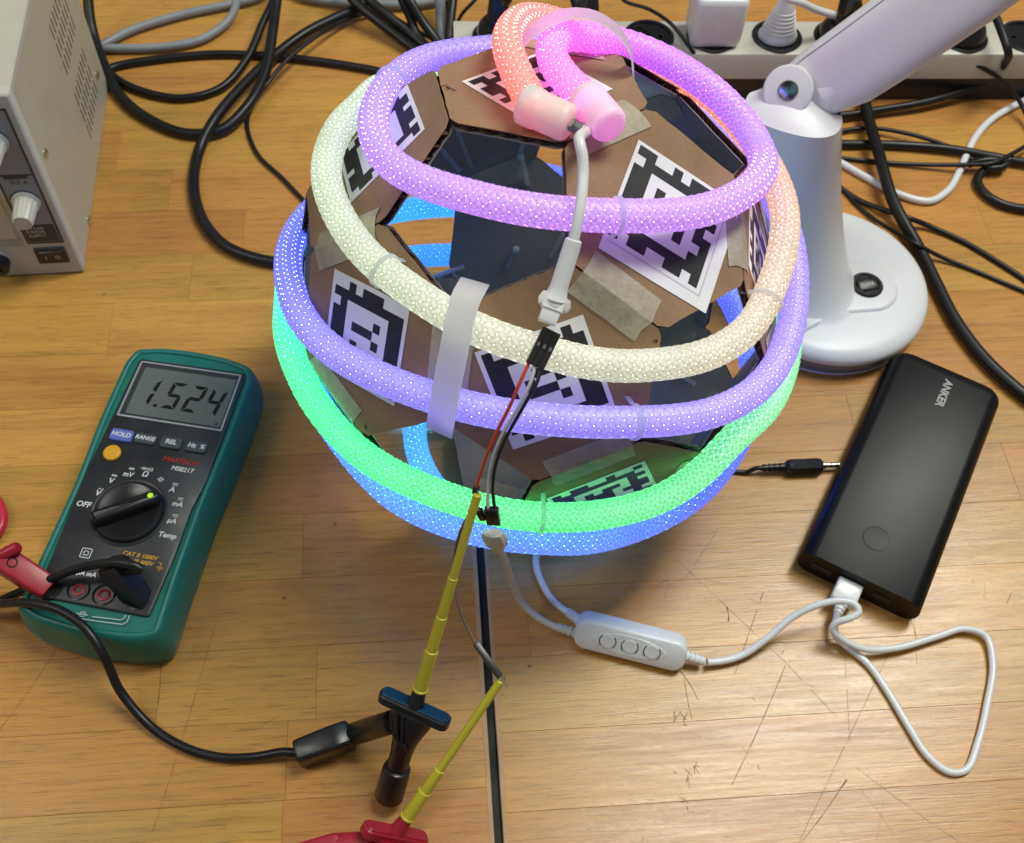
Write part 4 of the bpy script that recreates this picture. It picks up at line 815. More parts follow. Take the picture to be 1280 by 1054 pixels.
for x, ch in ((-22.4, '1'), (-5.2, '5'), (8.2, '2'), (21.2, '4')):
    mb = MB(); seg(mb, x-3.4, 51.4, 9.6, 20.5, ch, 2.5); add('digit', mb, 'segment', wf)
add('decimal_point', MB().box((-11.6, 52.2, .8), (2.2, 2.2, .08), FP), 'segment', wf)
add('display_mark', MB().prism([(29, 45.6), (31.4, 45.6), (30.4, 47.6)], [(0, .76), (0, .82)], FP), 'segment', wf)
for (x0, x1, y0, y1), nm, mt_, pm in (((-31, -16.8, 22.8, 31.2), 'HOLD', 'key_blue', 'print_white'), ((-15.2, -2, 23.6, 31), 'RANGE', 'key_grey', 'print_white'), ((1, 14.4, 23.6, 31.6), 'REL', 'key_grey', 'print_white'), ((17.1, 30.6, 23.8, 31.6), 'Hz  %', 'key_grey', 'print_white')):
    k = add('key', MB().prism(rrect(x1-x0, y1-y0, 1.6, 3, (x0+x1)/2, (y0+y1)/2), [(0, -.3), (0, 1.3), (.5, 1.9), (1.0, 2.0)], FP), mt_, mm, label='blue HOLD key' if nm == 'HOLD' else 'dark key marked '+nm.replace('  ', ' '))
    text('key_print', nm, 4.4 if nm != 'RANGE' else 3.8, FP.sub((x0+x1)/2, (y0+y1)/2, 2.0), pm, k, bold=.12, shear=.12)
add('key', MB().lathe([(5.4, -.3), (5.4, 1.3), (4.9, 1.9), (4.2, 2.1)], FP.sub(-25.1, 13.9), 28), 'key_yellow', mm, label='round amber key')
text('brand_print', 'MASTECH', 4.5, FP.sub(17.2, 16.4), 'print_red', mm, bold=.12, shear=.15, sx=1.12); text('model_print', 'MS8217', 4.3, FP.sub(20.2, 11.0), 'print_white', mm, bold=.1, shear=.1)
dc = (-.9, -23.2)
add('dial_ring', MB().lathe([(22.6, -.2), (22.6, .5), (21.8, 1.0), (20.6, .6), (20.4, .1)], FP.sub(*dc), 48), 'face_black', mm, label='raised ring round the dial')
dial = add('dial', MB().lathe([(20.2, 0), (20.2, 2.2), (19.4, 3.0), (17.5, 3.0), (16.6, 2.4)], FP.sub(*dc), 48), 'black_plastic', mm)
ka = math.atan2(30.7, 22.5)
ka = math.atan2(9.8, 14.0)
Fk_ = FP.sub(*dc, 2.2, ka)
add('dial_handle', MB().prism(rpoly([(-20, -4.6), (16, -4.6), (20.4, -2.6), (20.4, 2.6), (16, 4.6), (-20, 4.6)], 1.2, 3), [(0, 0), (.4, 5.6), (1.3, 7.2), (2.1, 7.6)], Fk_), 'black_plastic', dial)
add('dial_dot', MB().lathe([(1.7, 7.4), (1.7, 7.75), (1.2, 7.9)], Fk_.sub(15.2, 0), 18), 'dot', dial)
def ptx(s_, x, y, size=4.0, mt_='print_white', **k): return text('dial_print', s_, size, FP.sub(x, y), mt_, mm, bold=.13, shear=.12, **k)
ptx('OFF', -29, -23, 5.0)
for s_, x, y in (('V', -23.5, -14.2), ('V', -19, -4.6), ('mV', -10.6, 1.6), ('Ω', -.6, 3.6), ('A', 18.8, -3.4), ('mA', 25.2, -12.4), ('µA', 25.7, -23.8)): ptx(s_, x, y, 5.0 if len(s_) == 1 else 4.5)
ptx('Temp', 26.4, -33.5, 4.6)
bars = []
for x, y, kind in ((-22.7, -10.4, 'ac'), (-18.2, -.9, 'dc'), (-9.8, 5.6, 'dc'), (19.6, .4, 'both'), (26, -8.6, 'both'), (26.6, -20.0, 'both')):
    if kind in ('dc', 'both'): bars += [[(x-1.5, y+.5), (x+1.5, y+.5)]]
    if kind == 'dc': bars += [[(x-1.5, y-.2), (x-.8, y-.2)], [(x-.35, y-.2), (x+.35, y-.2)], [(x+.8, y-.2), (x+1.5, y-.2)]]
    if kind in ('ac', 'both'): bars += [[(x-1.4, y-.9), (x-.7, y-.3), (x, y-.7), (x+.7, y-1.1), (x+1.4, y-.5)]]
x, y = -1.6, 7.4; bars += [[(x-3, y), (x+2.6, y)], [(x-1.6, y+1), (x-1.6, y-1), (x, y), (x-1.6, y+1)], [(x+.2, y+1), (x+.2, y-1)], [(x+2, y+.9), (x+2, y-.9)], [(x+3, y+1), (x+3.4, y), (x+3, y-1)], [(x+4, y+1.2), (x+4.6, y), (x+4, y-1.2)]]
x, y = 9.8, 2.0; bars += [[(x-2, y), (x-.6, y)], [(x-.6, y-1.5), (x-.6, y+1.5)], [(x+.6, y-1.5), (x+.6, y+1.5)], [(x+.6, y), (x+2, y)]]
sq = lambda x, y, r: [(x-r, y-r), (x+r, y-r), (x+r, y+r), (x-r, y+r), (x-r, y-r)]
bars += [sq(-15.5, -53.2, 2.9), sq(-15.5, -53.2, 1.3)]
groups = []
for L_ in bars:
    c_ = np.mean(np.array(L_), 0)
    for g_ in groups:
        if np.hypot(*(g_[0]-c_)) < 6.5: g_[1].append(L_); break
    else: groups.append([c_, [L_]])
for g_ in groups: add('dial_symbol', strokes(g_[1], .5, FP), 'print_white', mm)
text('rating_print', 'CAT II 1000V', 3.7, FP.sub(15.5, -49.0), 'print_orange', mm, bold=.07, shear=.15); text('rating_print', 'III 600V', 3.7, FP.sub(18.8, -52.9), 'print_orange', mm, bold=.07, shear=.15)
add('ground_symbol', strokes([[(27.5, -51.2), (29.2, -51.2), (29.2, -54)], [(27.2, -54), (31.2, -54)], [(28, -55), (30.4, -55)], [(28.7, -56), (29.7, -56)]], .4, FP), 'print_orange', mm)
text('jack_print', 'µA mA', 3.9, FP.sub(-10.4, -65.6), 'print_white', mm, bold=.14, shear=.1); text('jack_print', 'V', 3.9, FP.sub(1.8, -65.2), 'print_white', mm, bold=.06, shear=.1)
for x, y in ((-27, -77.8), (-11, -76), (4.1, -76.3), (23.5, -75.5)):
    s_ = add('socket', MB().lathe([(6.6, -.2), (6.6, .35), (5.6, .5), (5.5, -1.6), (.3, -1.7)], FP.sub(x, y), 28, cap=(False, True)), 'pb_end', mm)
    if abs(x) < 12: add('socket_ring', MB().lathe([(3.7, -1.6), (3.7, .35), (3.3, .6), (2.3, .6), (2.1, -1.5), (.2, -1.6)], FP.sub(x, y), 24, cap=(False, True)), 'red_plastic', s_)
FH = FM.sub(0, 0, 35.75)
y0 = -89.8
add('holster_print', strokes([[(-28, -87.4), (-27.6, y0), (-22.6, y0)], [(-22.6, y0), (-16.6, y0)], sq(-19.6, y0, 1.3)[:3]+sq(-19.6, y0, 1.3)[3:], [(-16, y0), (-12.5, y0)], [(-7, y0+.5), (-.5, y0+.5)], sq(-3.6, y0+.5, 1.3), [(2.4, y0+.2), (18.5, y0+1.2), (20, y0+2.6), (20.2, y0+4.4)], [(-12, y0-2.2), (5, y0-2.0), (20.5, y0-1.2), (22.2, y0+.6), (22.4, y0+4.5)]], .4, FH, z=-.15), 'print_white', mm)

# ------------------------------------------------------------------ power bank
PO, PA = V3(304.3, 342.9, 0), math.radians(-33.3)
FB_ = Fr(PO, (math.cos(PA), math.sin(PA), 0), (-math.sin(PA), math.cos(PA), 0))
pb = thing('power_bank', 'black power bank with a white cable plugged into its near end', 'power bank', PO)
def slab(t_, nn=10):
    o = []
    for k in range(nn+1):
        a = -PI/2+PI*k/nn; o.append((30+9*max(0, math.cos(a))**.9, 11.2+10.8*math.sin(a)))
    for k in range(nn+1):
        a = PI/2+PI*k/nn; o.append((-30-9*max(0, -math.cos(a))**.9, 11.2+10.8*math.sin(a)))
    c = np.array([0, 11.2]); return [tuple(c+(np.array(q)-c)*[1-t_/40, 1-t_/11.2]) for q in o]
def pring(y, t_): return [FB_.p(x, y, z) for x, z in slab(t_)][::-1]
rings = [pring(-90.2, 1.6), pring(-90.2, .3), pring(-89.6, 0), pring(84, 0)]
for k in range(1, 7):
    a = k/6*PI/2; rings.append([FB_.p(x*(1-.16*(1-math.cos(a))), 84+7.5*math.sin(a), z*(1-.0*k)) for x, z in slab(2.2*(1-math.cos(a)))][::-1])
add('case', MB().loft(rings), 'pb', pb, sharp=30)
add('end_cap', MB().loft([pring(-89.4, 1.7), pring(-90.0, 1.7)][::-1]), 'pb_end', pb)
add('power_button', MB().lathe([(8.6, 21.6), (8.6, 22.12), (8.15, 22.14), (8.1, 21.95), (7.9, 21.95), (7.8, 22.15)], FB_.sub(-1.8, -60), 40), 'pb', pb)
add('button_ring', MB().tube([FB_.p(-1.8+8.25*math.cos(a), -60+8.25*math.sin(a), 22.12) for a in np.linspace(0, 2*PI, 48, endpoint=False)], .24, 6, closed=True), 'pvc_black', pb)
Fe = Fr(FB_.p(0, -90.3, 11.2), FB_.u, (0, 0, 1))
for x, w_ in ((-23.5, 12.5), (15.8, 11)):
    add('port', MB().prism(rrect(w_, 5.2, .8, 2, x, 0), [(0, 0), (0, .35), (.8, .35), (.9, -.3)][:4], Fe), 'face_black', pb)
text('brand_print', 'ANKER', 7.6, Fr(FB_.p(2.1, 69, 22.05), FB_.v*-1, FB_.u), 'print_silver', pb, bold=.2, z=.02)
text('port_print', 'IQ', 2.4, Fr(FB_.p(-13, -89.2, 21.2), FB_.u, FB_.v), 'print_silver', pb, z=.05)

# ------------------------------------------------------------------ usb cable with inline controller
uc = thing('usb_controller', 'white usb cable with an inline three-button light controller beside the globe', 'controller', at(790, 800, 0))
Fu = Fr(FB_.p(-4.5, -91, 11.2), FB_.u, (0, 0, 1)); 
Fu = Fr(FB_.p(-4.5, -90.5, 11.2), FB_.u, (0, 0, -1))   # w points out of the near end
if Fu.w@FB_.v > 0: Fu = Fr(Fu.o, -FB_.u, (0, 0, -1))
add('usb_plug', MB().prism(rrect(15.5, 7.6, 1.3), [(.4, 0), (0, .5), (0, 14), (.9, 15.4)], Fu), 'pvc_white', uc)
pr_ = [(3.9, 14.8)]
for k in range(3): pr_ += [(3.7-.35*k, 16+2.8*k), (3.5-.35*k, 17.6+2.8*k), (2.6-.2*k, 17.8+2.8*k), (2.6-.2*k, 18.6+2.8*k)]
add('strain_relief', MB().lathe(pr_+[(2.0, 25)], Fu, 20), 'pvc_white', uc)
u0 = Fu.p(0, 0, 24)
cp_ = [Fu.p(0, 0, 20), u0, at(1044, 794, 7), at(1052, 803, 4), at(1085, 830, 2.4), at(1108, 862, 2.3), at(1132, 902, 2.3), at(1160, 945, 2.3), at(1187, 965, 2.3), at(1208, 962, 2.3), at(1222, 930, 2.4), at(1234, 880, 2.6), at(1241, 830, 3), at(1232, 795, 4), at(1205, 786, 5), at(1170, 796, 5), at(1120, 810, 6), at(1080, 811, 8), at(1053, 799, 12), at(1040, 786, 17), at(1046, 778, 21), at(1062, 773, 25), at(1074, 765, 27), at(1068, 755, 28), at(1050, 751, 28), at(1020, 757, 25), at(990, 772, 19), at(960, 797, 12), at(930, 818, 6), at(905, 826, 5), at(884, 828, 6)]
add('cable', MB().tube(crv(cp_, 2.5), 2.15, 14), 'pvc_white', uc)
# controller: box resting on its long edge, buttons facing the viewer
ca, cb = at(722, 792, 9), at(858, 826, 9)
cu_ = nrm((cb-ca)*[1, 1, 0]); Lc = 60.
cen_ = (at(727, 768, 21)+at(857, 800, 21))/2
tilt = math.radians(52); back = np.cross(V3(0, 0, 1), cu_); back = back if back[1] > 0 else -back
up_ = V3(0, 0, 1); vv = back*math.cos(tilt)+up_*math.sin(tilt)
pA, pB = at(718, 790, 11), at(857, 826, 11); Lc = np.linalg.norm(pB-pA); mid = (pA+pB)/2
Fx = Fr(mid+back*2+V3(0, 0, -.5), cu_, vv)       # w = outward normal of the button face
if Fx.w[2] < 0: Fx = Fr(Fx.o, cu_, vv, -Fx.w)
cbx = add('controller_box', MB().prism(rrect(Lc, 20, 7.5, 10), [(2.2, -11), (.9, -10.4), (.2, -9.2), (0, -7.6), (0, 1.0), (.25, 2.2), (.9, 3.3), (2.0, 3.9)], Fx), 'pvc_white', uc, sharp=80)
rec = add('button_panel', MB().prism([(21.5*math.cos(2*PI*k/40), 6.4*math.sin(2*PI*k/40)) for k in range(40)], [(-.4, 3.6), (0, 4.15), (.5, 4.2)], Fx), 'pvc_white', uc)
for k in (-1, 0, 1):
    b_ = add('button', MB().lathe([(4.6, 4.0), (4.6, 4.28), (4.2, 4.5), (3.4, 4.45)], Fx.sub(k*13.2, 0), 28), 'pvc_white', uc)
    for s_ in (1, -1): add('button_gap', MB().tube([Fx.p(k*13.2+s_*4.9*math.cos(a), 4.9*math.sin(a), 4.3) for a in np.linspace(-.75, .75, 8)], .28, 6), 'face_black', b_)
def relief(o, d, n=4):
    F = axis_frame(o, d); pr = [(2.9, -1)]
    for k in range(n): pr += [(3.3-.12*k, k*3.), (3.2-.12*k, k*3.+2.1), (2.4, k*3.+2.2), (2.4, k*3.+2.9)]
    return MB().lathe(pr+[(2.2, n*3.+.5)], F, 18)
pe = Fx.p(Lc/2-1, 0, -2); add('strain_relief', relief(pe, at(884, 828, 6)-pe), 'pvc_white', uc)
p1 = Fx.p(-Lc/2+1, -4, -3); p2 = Fx.p(-Lc/2+1.5, 5, -3)
add('strain_relief', relief(p1, at(690, 782, 6)-p1), 'pvc_beige', uc); add('strain_relief', relief(p2, at(708, 764, 6)-p2), 'pvc_white', uc)
# two output cables
oc_ = [p1, at(700, 786, 7), at(690, 782, 6), at(668, 769, 8), at(650, 750, 16), at(640, 728, 34), at(633, 706, 62), at(626, 690, 84), onsph(621, 682, 2.86)]
add('cable', MB().tube(crv(oc_, 3), 2.15, 14), 'pvc_beige', uc, label='ivory output cable climbing to the pin housings')
g0 = onsph(622, 685, 2.86); g1_ = onsph(613, 655, 2.84); Fg_ = axis_frame(g0, g1_-g0, g0-BC)
add('glue_blob', MB().lathe([(2.2, -4), (3.4, 0), (5.6, 5), (6.0, 9), (4.6, 13.)], Fg_, 8, sx=1.1, sy=.6), 'pvc_beige', uc)
oc2 = [p2, at(712, 767, 7), at(704, 762, 6), at(688, 747, 4), at(676, 726, 4), at(670, 706, 6), at(672, 690, 10), at(690, 670, 16), at(720, 640, 22)]
add('cable', MB().tube(crv(oc2, 3), 2.1, 14), 'pvc_white', uc, label='white output cable running under the globe')

# ------------------------------------------------------------------ audio cable
au = thing('audio_cable', 'black audio cable with a silver jack plug beside the power bank', 'audio cable', at(1010, 583, 0))
fj = lambda x, y: at(x, y, 5.5)
Fa = axis_frame(fj(981, 584), fj(1028, 582)-fj(981, 584))
La = np.linalg.norm(fj(1028, 582)-fj(981, 584)); 
add('plug_body', MB().lathe([(3.2, 0), (5.0, 2.2), (5.2, 4), (5.2, La-4), (4.6, La-1), (3.2, La)], Fa, 8, sx=1), 'black_plastic', au)
pr_ = [(2.6, .3)]
for k in range(4): pr_ += [(2.9-.15*k, -1.6-3.6*k), (2.9-.15*k, -3.8-3.6*k), (1.9, -4.0-3.6*k), (1.9, -5.-3.6*k)]
add('strain_relief', MB().lathe([(r, z) for r, z in pr_[::-1]], Fa, 16), 'pvc_black', au)
jk = add('jack', MB().lathe([(2.6, La-.2), (2.6, La+1.6), (1.75, La+1.7), (1.75, La+9.2), (1.5, La+9.3), (1.5, La+9.7), (1.75, La+9.8), (1.75, La+12), (1.1, La+12.6), (1.7, La+13.5), (.4, La+15.5)], Fa, 18), 'metal', au)
for z in (5.5, 9.5): add('jack_ring', MB().lathe([(1.8, La+z-.35), (1.8, La+z+.35)], Fa, 18), 'face_black', jk)
add('cable', MB().tube(crv([Fa.p(0, 0, -14), Fa.p(0, 0, -20), at(935, 590, 2.2), at(905, 588, 2), at(870, 585, 2), at(820, 560, 2), at(780, 500, 2)], 3), 1.55, 12), 'pvc_black', au)

# ------------------------------------------------------------------ magnifier lamp
LC = V3(288.5, 502., 0)
lp = thing('desk_lamp', 'white desk lamp on a round foot with a black rocker switch', 'lamp', LC)
FL = Fr(LC, (1, 0, 0), (0, 1, 0))
add('foot_rim', MB().lathe([(66, 0), (68.2, .4), (69.4, 2), (70.6, 8), (71.4, 13.5), (71.0, 14.6)], FL, 72), 'lamp_grey', lp)
add('foot_edge', MB().lathe([(66.5, .2), (69.4, .3), (70.0, 1.2), (69.2, 2.1)], FL, 72), 'lamp_white', lp)
add('foot', MB().lathe([(71.2, 13.8), (72.4, 14.8), (72.6, 17.0), (71.6, 20.0), (68.6, 22.6), (65, 23.9), (60, 25.0), (40, 26.2), (10, 27.0)], FL, 72), 'lamp_white', lp, sharp=60)
# column
cs = [(at(1002, 354, 24.6), 48, 42), (at(1002, 352, 26.2), 42, 37), (at(1003, 349, 28.2), 37.5, 34), (at(1001, 343, 31), 36.5, 33), (at(1000, 334, 36), 34.8, 31.5), (at(1000, 316, 46), 33, 29.5), (at(1000, 285, 64), 30, 27), (at(999, 240, 92), 28, 25), (at(997, 195, 122), 28.4, 23.5), (at(994, 158, 148), 29.6, 21.5), (at(992, 140, 162), 30.4, 20)]
view = nrm((CC-at(1000, 200, 120))*[1, 1, 0]); rt_ = nrm(np.cross(V3(0, 0, 1), view)); rt_ = rt_ if rt_[0] > 0 else -rt_
fwd = np.cross(rt_, V3(0, 0, 1)); fwd = fwd if fwd@view > 0 else -fwd
rings = []
for c, a, b in cs: rings.append([c+rt_*a*math.copysign(abs(math.cos(t_))**.85, math.cos(t_))+fwd*b*math.copysign(abs(math.sin(t_))**.85, math.sin(t_)) for t_ in [2*PI*k/48 for k in range(48)]])
col_ = add('column', MB().loft(rings), 'lamp_white', lp, sharp=70)
# hinge cheek with the pin
hc = at(985, 113, 176); ha = nrm(fwd*.80+V3(0, 0, .6)); Fhg = axis_frame(hc-ha*26, ha)
ck = add('hinge_cheek', MB().lathe([(14, 2), (15.2, 4), (15.2, 24), (14.4, 25.6), (13, 26)], Fhg, 48), 'lamp_white', lp)
pn = add('hinge_pin', MB().lathe([(6.2, 25.6), (6.2, 26.6), (5.6, 26.8), (5.3, 26.1)], Fhg, 36), 'gland', ck); add('pin_face', MB().lathe([(5.2, 26.05), (5.2, 26.3), (3, 26.5)], Fhg, 32), 'pin', pn)
# cheek skirt joining hinge and column
c9 = cs[-1][0]
rings = []
for f in np.linspace(0, 1, 6):
    c = c9*(1-f)+(hc-ha*17+rt_*2)*f; a = 30.4*(1-f)+15.2*f; b = 20*(1-f)+8*f
    rings.append([c+rt_*a*math.copysign(abs(math.cos(t_))**.85, math.cos(t_))+nrm(fwd*(1-f)+ha*f)*b*math.copysign(abs(math.sin(t_))**.85, math.sin(t_)) for t_ in [2*PI*k/48 for k in range(48)]])
add('column_head', MB().loft(rings), 'lamp_white', lp, sharp=70)
# arm
P0 = hc-ha*21+rt_*8; P1 = at(1262, -62, 262); ad = nrm(P1-P0); P0 = P0-ad*2
au_ = nrm(np.cross(ad, ha)); au_ = au_ if au_[2]+au_[1] > 0 else -au_; hn = nrm(np.cross(au_, ad)); hn = hn if hn@ha > 0 else -hn
LA = np.linalg.norm(P1-P0); rings = []
for z, a, b, dv in ((-12, 8, 6, 3), (-8, 13, 9, 2), (0, 17.5, 11, 1), (16, 22, 13, -1), (34, 24.5, 16, -3), (55, 25, 18, -3), (110, 25.5, 18, -2), (LA, 26, 18, 0)):
    c = P0+ad*z+au_*dv; rings.append([c+au_*a*math.copysign(abs(math.cos(t_))**.62, math.cos(t_))+hn*b*math.copysign(abs(math.sin(t_))**.62, math.sin(t_)) for t_ in [2*PI*k/40 for k in range(40)]])
arm = add('arm', MB().loft(rings), 'lamp_white', lp, sharp=60)
add('arm_seam', MB().tube([P0+ad*z+au_*(a*.80+dv)+hn*(b*.80) for z, a, b, dv in ((0, 17.5, 11, 1), (16, 22, 13, -1), (34, 24.5, 16, -3), (55, 25, 18, -3), (110, 25.5, 18, -2), (LA, 26, 18, 0))], .55, 6), 'pvc_grey', arm)
add('arm_collar', MB().loft([[P0+ad*z+rt_*0+au_*(-9)+au_*14*math.cos(t_)+hn*(14*math.sin(t_)) for t_ in [2*PI*k/32 for k in range(32)]] for z in (14, 30)]), 'lamp_white', lp)
# raised tongue with the rocker switch
sw = at(1083, 358, 27); b0 = cs[1][0]*[1, 1, 0]
swd = nrm((sw-b0)*[1, 1, 0]); sn = V3(-swd[1], swd[0], 0); Fs_ = Fr((sw[0], sw[1], 25.6), swd, sn)
Lt = np.linalg.norm((sw-b0)[:2]); tp = [(22*math.cos(a), 22*math.sin(a)) for a in np.linspace(-1.25, 1.25, 14)]+[(-Lt*.45, 27), (-Lt, 44), (-Lt, -44), (-Lt*.45, -27)]
add('switch_tongue', MB().prism(tp, [(-1.2, -1.5), (-.4, .6), (.6, 2.0), (2.0, 2.5)], Fs_), 'lamp_white', lp, sharp=60)
rs = add('switch_bezel', MB().lathe([(11.4, 2.2), (11.4, 3.4), (10.4, 4.3), (8.6, 4.3), (8.2, 3.2)], Fs_, 40), 'black_plastic', lp)
rk = Fr(Fs_.p(0, 0, 3.4), (1, .15, .0), (-.15, 1, .12))
rb = add('rocker', MB().prism(rpoly([(-7.8, -5.4), (7.8, -5.4), (7.8, 5.4), (-7.8, 5.4)], 2.6, 5), [(0, -.6), (.2, 1.0), (1, 1.5)], rk), 'black_plastic', rs)
add('rocker_print', strokes([[(-4.6+1.1*math.cos(a), 1.1*math.sin(a)) for a in np.linspace(0, 2*PI, 13)], [(3.6, -1.2), (3.6, 1.2)]], .35, rk, z=1.5), 'print_white', rb)

# ------------------------------------------------------------------ power strip with plugs
s0_, s1_ = at(568, 68, 49), at(1280, 68, 49); su = nrm((s1_-s0_)*[1, 1, 0]); sv = V3(-su[1], su[0], 0); FS = Fr((s0_[0], s0_[1], 0), su, sv)
ps = thing('power_strip', 'ivory power strip with a row of round black sockets at the back of the table', 'power strip', FS.p(250, 20, 0))
SD, SH = 43., 49.
add('strip_case', MB().loft([[FS.p(x, y, z) for y, z in ((0, 24.5), (0, SH-3), (1, SH-.8), (3, SH), (SD-3, SH), (SD-.8, SH-1), (SD, SH-3), (SD, 24.5))][::-1] for x in (0, 660)]), 'strip_beige', ps, sharp=35)
add('strip_base', MB().box((330, SD/2+1.5, 12.2), (658, SD-3, 24.2), FS), 'face_black', ps)
def local(F, P): d = P-F.o; return d@F.u, d@F.v
socks = []
for k in range(-2, 7):
    x, y = local(FS, at(811+79.3*k, 46, SH)); socks.append(x)
x0s = [local(FS, at(x, 46, SH))[0] for x in (622, 733, 811, 889, 971, 1048, 1125, 1203, 1281)]
for x in x0s:
    F = FS.sub(x, SD/2, SH-16)
    s_ = add('socket', MB().lathe([(20.4, 15.8), (20.4, 17.2), (19.6, 17.8), (17.6, 17.6), (17.2, 16.5), (17.0, 14)], F, 40, cap=(False, False)), 'black_plastic', ps)
    add('socket_well', MB().lathe([(17.1, 16.1), (16.9, 16.08), (12, 16.05), (1, 16.04)], F, 40), 'pb_end', s_)
    for dx in (-9.5, 9.5): add('contact_hole', MB().lathe([(2.6, 16.06), (2.6, 16.3), (2.0, 16.3), (1.9, 16.1)], F.sub(dx, 0), 16), 'housing', s_)
def plugtop(x): return FS.sub(x, SD/2, SH+.4)
F = plugtop(x0s[3]); ch = thing('usb_charger', 'white cube charger plugged into the power strip', 'charger', F.p(0, 0, 0))
add('charger_body', MB().prism(rrect(42, 34, 6, 6), [(3, 1), (1.2, 3), (0, 8), (0, 40), (1, 43.5), (3.5, 45)], F), 'charger', ch, sharp=50); add('charger_foot', MB().lathe([(17, 0), (17, 2.2), (16, 3)], F, 36), 'pb_end', ch)
F = plugtop(x0s[4]); wp = thing('mains_plug', 'white ribbed mains plug with a white cable in the power strip', 'plug', F.p(0, 0, 0))
pr_ = [(16, .2), (16, 3), (14.6, 5)]
for k in range(6): pr_ += [(13.9-.9*k, 7+3.2*k), (13.7-.9*k, 9+3.2*k), (12.9-.9*k, 9.2+3.2*k), (12.9-.9*k, 10+3.2*k)]
add('plug_body', MB().lathe(pr_+[(7.4, 28), (6.6, 38), (5.2, 40)], F, 32, sy=.8), 'pvc_grey' if 0 else 'charger', wp)
add('cable', MB().tube(crv([F.p(0, 0, 38), F.p(1, 2, 44), at(985, -2, 98), at(1000, 3, 92), at(1020, 12, 80), at(1050, 22, 66), at(1075, 40, 30), at(1100, 60, 8)], 3), 3.0, 14), 'charger', wp)
def black_plug(x, lean, lab, cab, ang=0.):
    F = plugtop(x); F = Fr(F.o, F.u*math.cos(ang)+F.v*math.sin(ang), -F.u*math.sin(ang)+F.v*math.cos(ang))
    t_ = thing('mains_plug', lab, 'plug', F.o, 'black mains plugs in the power strip')
    add('plug_body', MB().prism(circle(17, 32), [(0, 0), (0, 6), (2, 11), (5, 15)], F), 'black_plastic', t_)
    nk = Fr(F.p(0, 0, 8), F.u, F.v*math.cos(lean)-F.w*math.sin(lean)); add('plug_neck', MB().loft([[nk.p(q[0]*k, q[1]*k, z) for q in rrect(17, 13, 4)] for z, k in ((0, 1.15), (14, 1.0), (30, .8), (34, .55))]), 'black_plastic', t_)
    add('cable', MB().tube(crv([nk.p(0, 0, 30)]+cab, 4), 3.3, 14), 'pvc_black', t_)
black_plug(x0s[5], -.2, 'black plug partly behind the white lamp arm, its cable going straight up', [at(1052, 14, 98), at(1056, -4, 110), at(1060, -40, 130)])
black_plug(x0s[7], .9, 'black angled plug right of the lamp arm, its cable looping to the front', [at(1260, 64, 62), at(1258, 76, 45), at(1245, 92, 24), at(1224, 106, 14), at(1161, 126.5, 9), at(1099, 137.5, 7), at(1046, 145, 6), at(960, 150, 5)], -.7)
black_plug(x0s[0], .1, 'black plug behind the salmon loop of the globe', [at(634, 2, 96), at(640, -20, 110)])
black_plug(x0s[6], .3, 'low black plug hidden under the lamp arm', [at(1140, 50, 60), at(1125, 80, 30), at(1108, 100, 10), at(1088, 106, 8)])
black_plug(x0s[1], .5, 'black plug behind the top of the globe', [at(722, 10, 90), at(712, -20, 100)])

# ------------------------------------------------------------------ loose cables
def cable(name, lab, pts, r, mt_, group=None, loc=None):
    P = crv([at(x, y, z) for x, y, z in pts], 4); mb = MB().tube(P, r, 14)
    return tagit(add(name, mb, mt_, loc=P[len(P)//2]*[1, 1, 0]), lab, 'cable', group)
G1 = 'black cables coiled behind the power supply'
cable('black_cable', 'thick black cable drooping in the widest loop right of the power supply', [(112, -60, 60), (109.6, -20, 40), (112, 20, 24), (118, 48, 14), (133, 88, 8), (153, 123, 5), (186, 149, 4), (232, 167, 4), (275.6, 163, 6), (309, 133, 10), (332, 90, 14), (340, 45, 20), (346, 0, 26), (352, -50, 40)], 4.3, 'pvc_black', G1)
cable('black_cable', 'black cable in the smaller upper loop right of the power supply', [(122, 62, 3.5), (136, 90, 3.5), (166, 110, 3.5), (226, 123, 3.5), (276, 110, 4), (309, 73, 9), (328, 30, 16), (342, 0, 22), (352, -40, 34)], 3.4, 'pvc_black', G1)
cable('black_cable', 'black cable crossing flat from the power supply to the globe', [(128, 92, 4), (142, 84, 3.5), (183, 76, 3.5), (266, 68, 3.5), (332, 70, 3.5), (400, 77, 3.5), (440, 83, 3.5), (476, 90, 3.5), (530, 110, 3.5)], 3.4, 'pvc_black', G1)
cable('black_cable', 'thick black cable hanging down from the top and curling into the left of the globe', [(470, -20, 14), (449, 8, 12), (420, 22, 10), (384, 40, 9), (348, 66, 8), (299, 112, 12), (266, 153, 12), (249, 188, 5), (242, 226, 4.4), (246, 256, 4.4), (258, 283, 4.4), (284, 309, 4.4), (332, 326, 4.4), (390, 330, 4.4), (430, 320, 4.4)], 4.3, 'pvc_black', G1)
cable('thin_cable', 'thin black cable dropping from the tangle to the left side of the globe', [(560, 60, 6), (513, 34, 5), (484, 19, 4), (455, 18, 5), (425, 28, 10), (395, 46, 14), (358, 76, 14), (330, 110, 10), (317, 128, 5), (309, 155, 2), (322, 193, 2), (352, 222, 2), (378, 249, 2), (420, 290, 2)], 1.7, 'pvc_black')
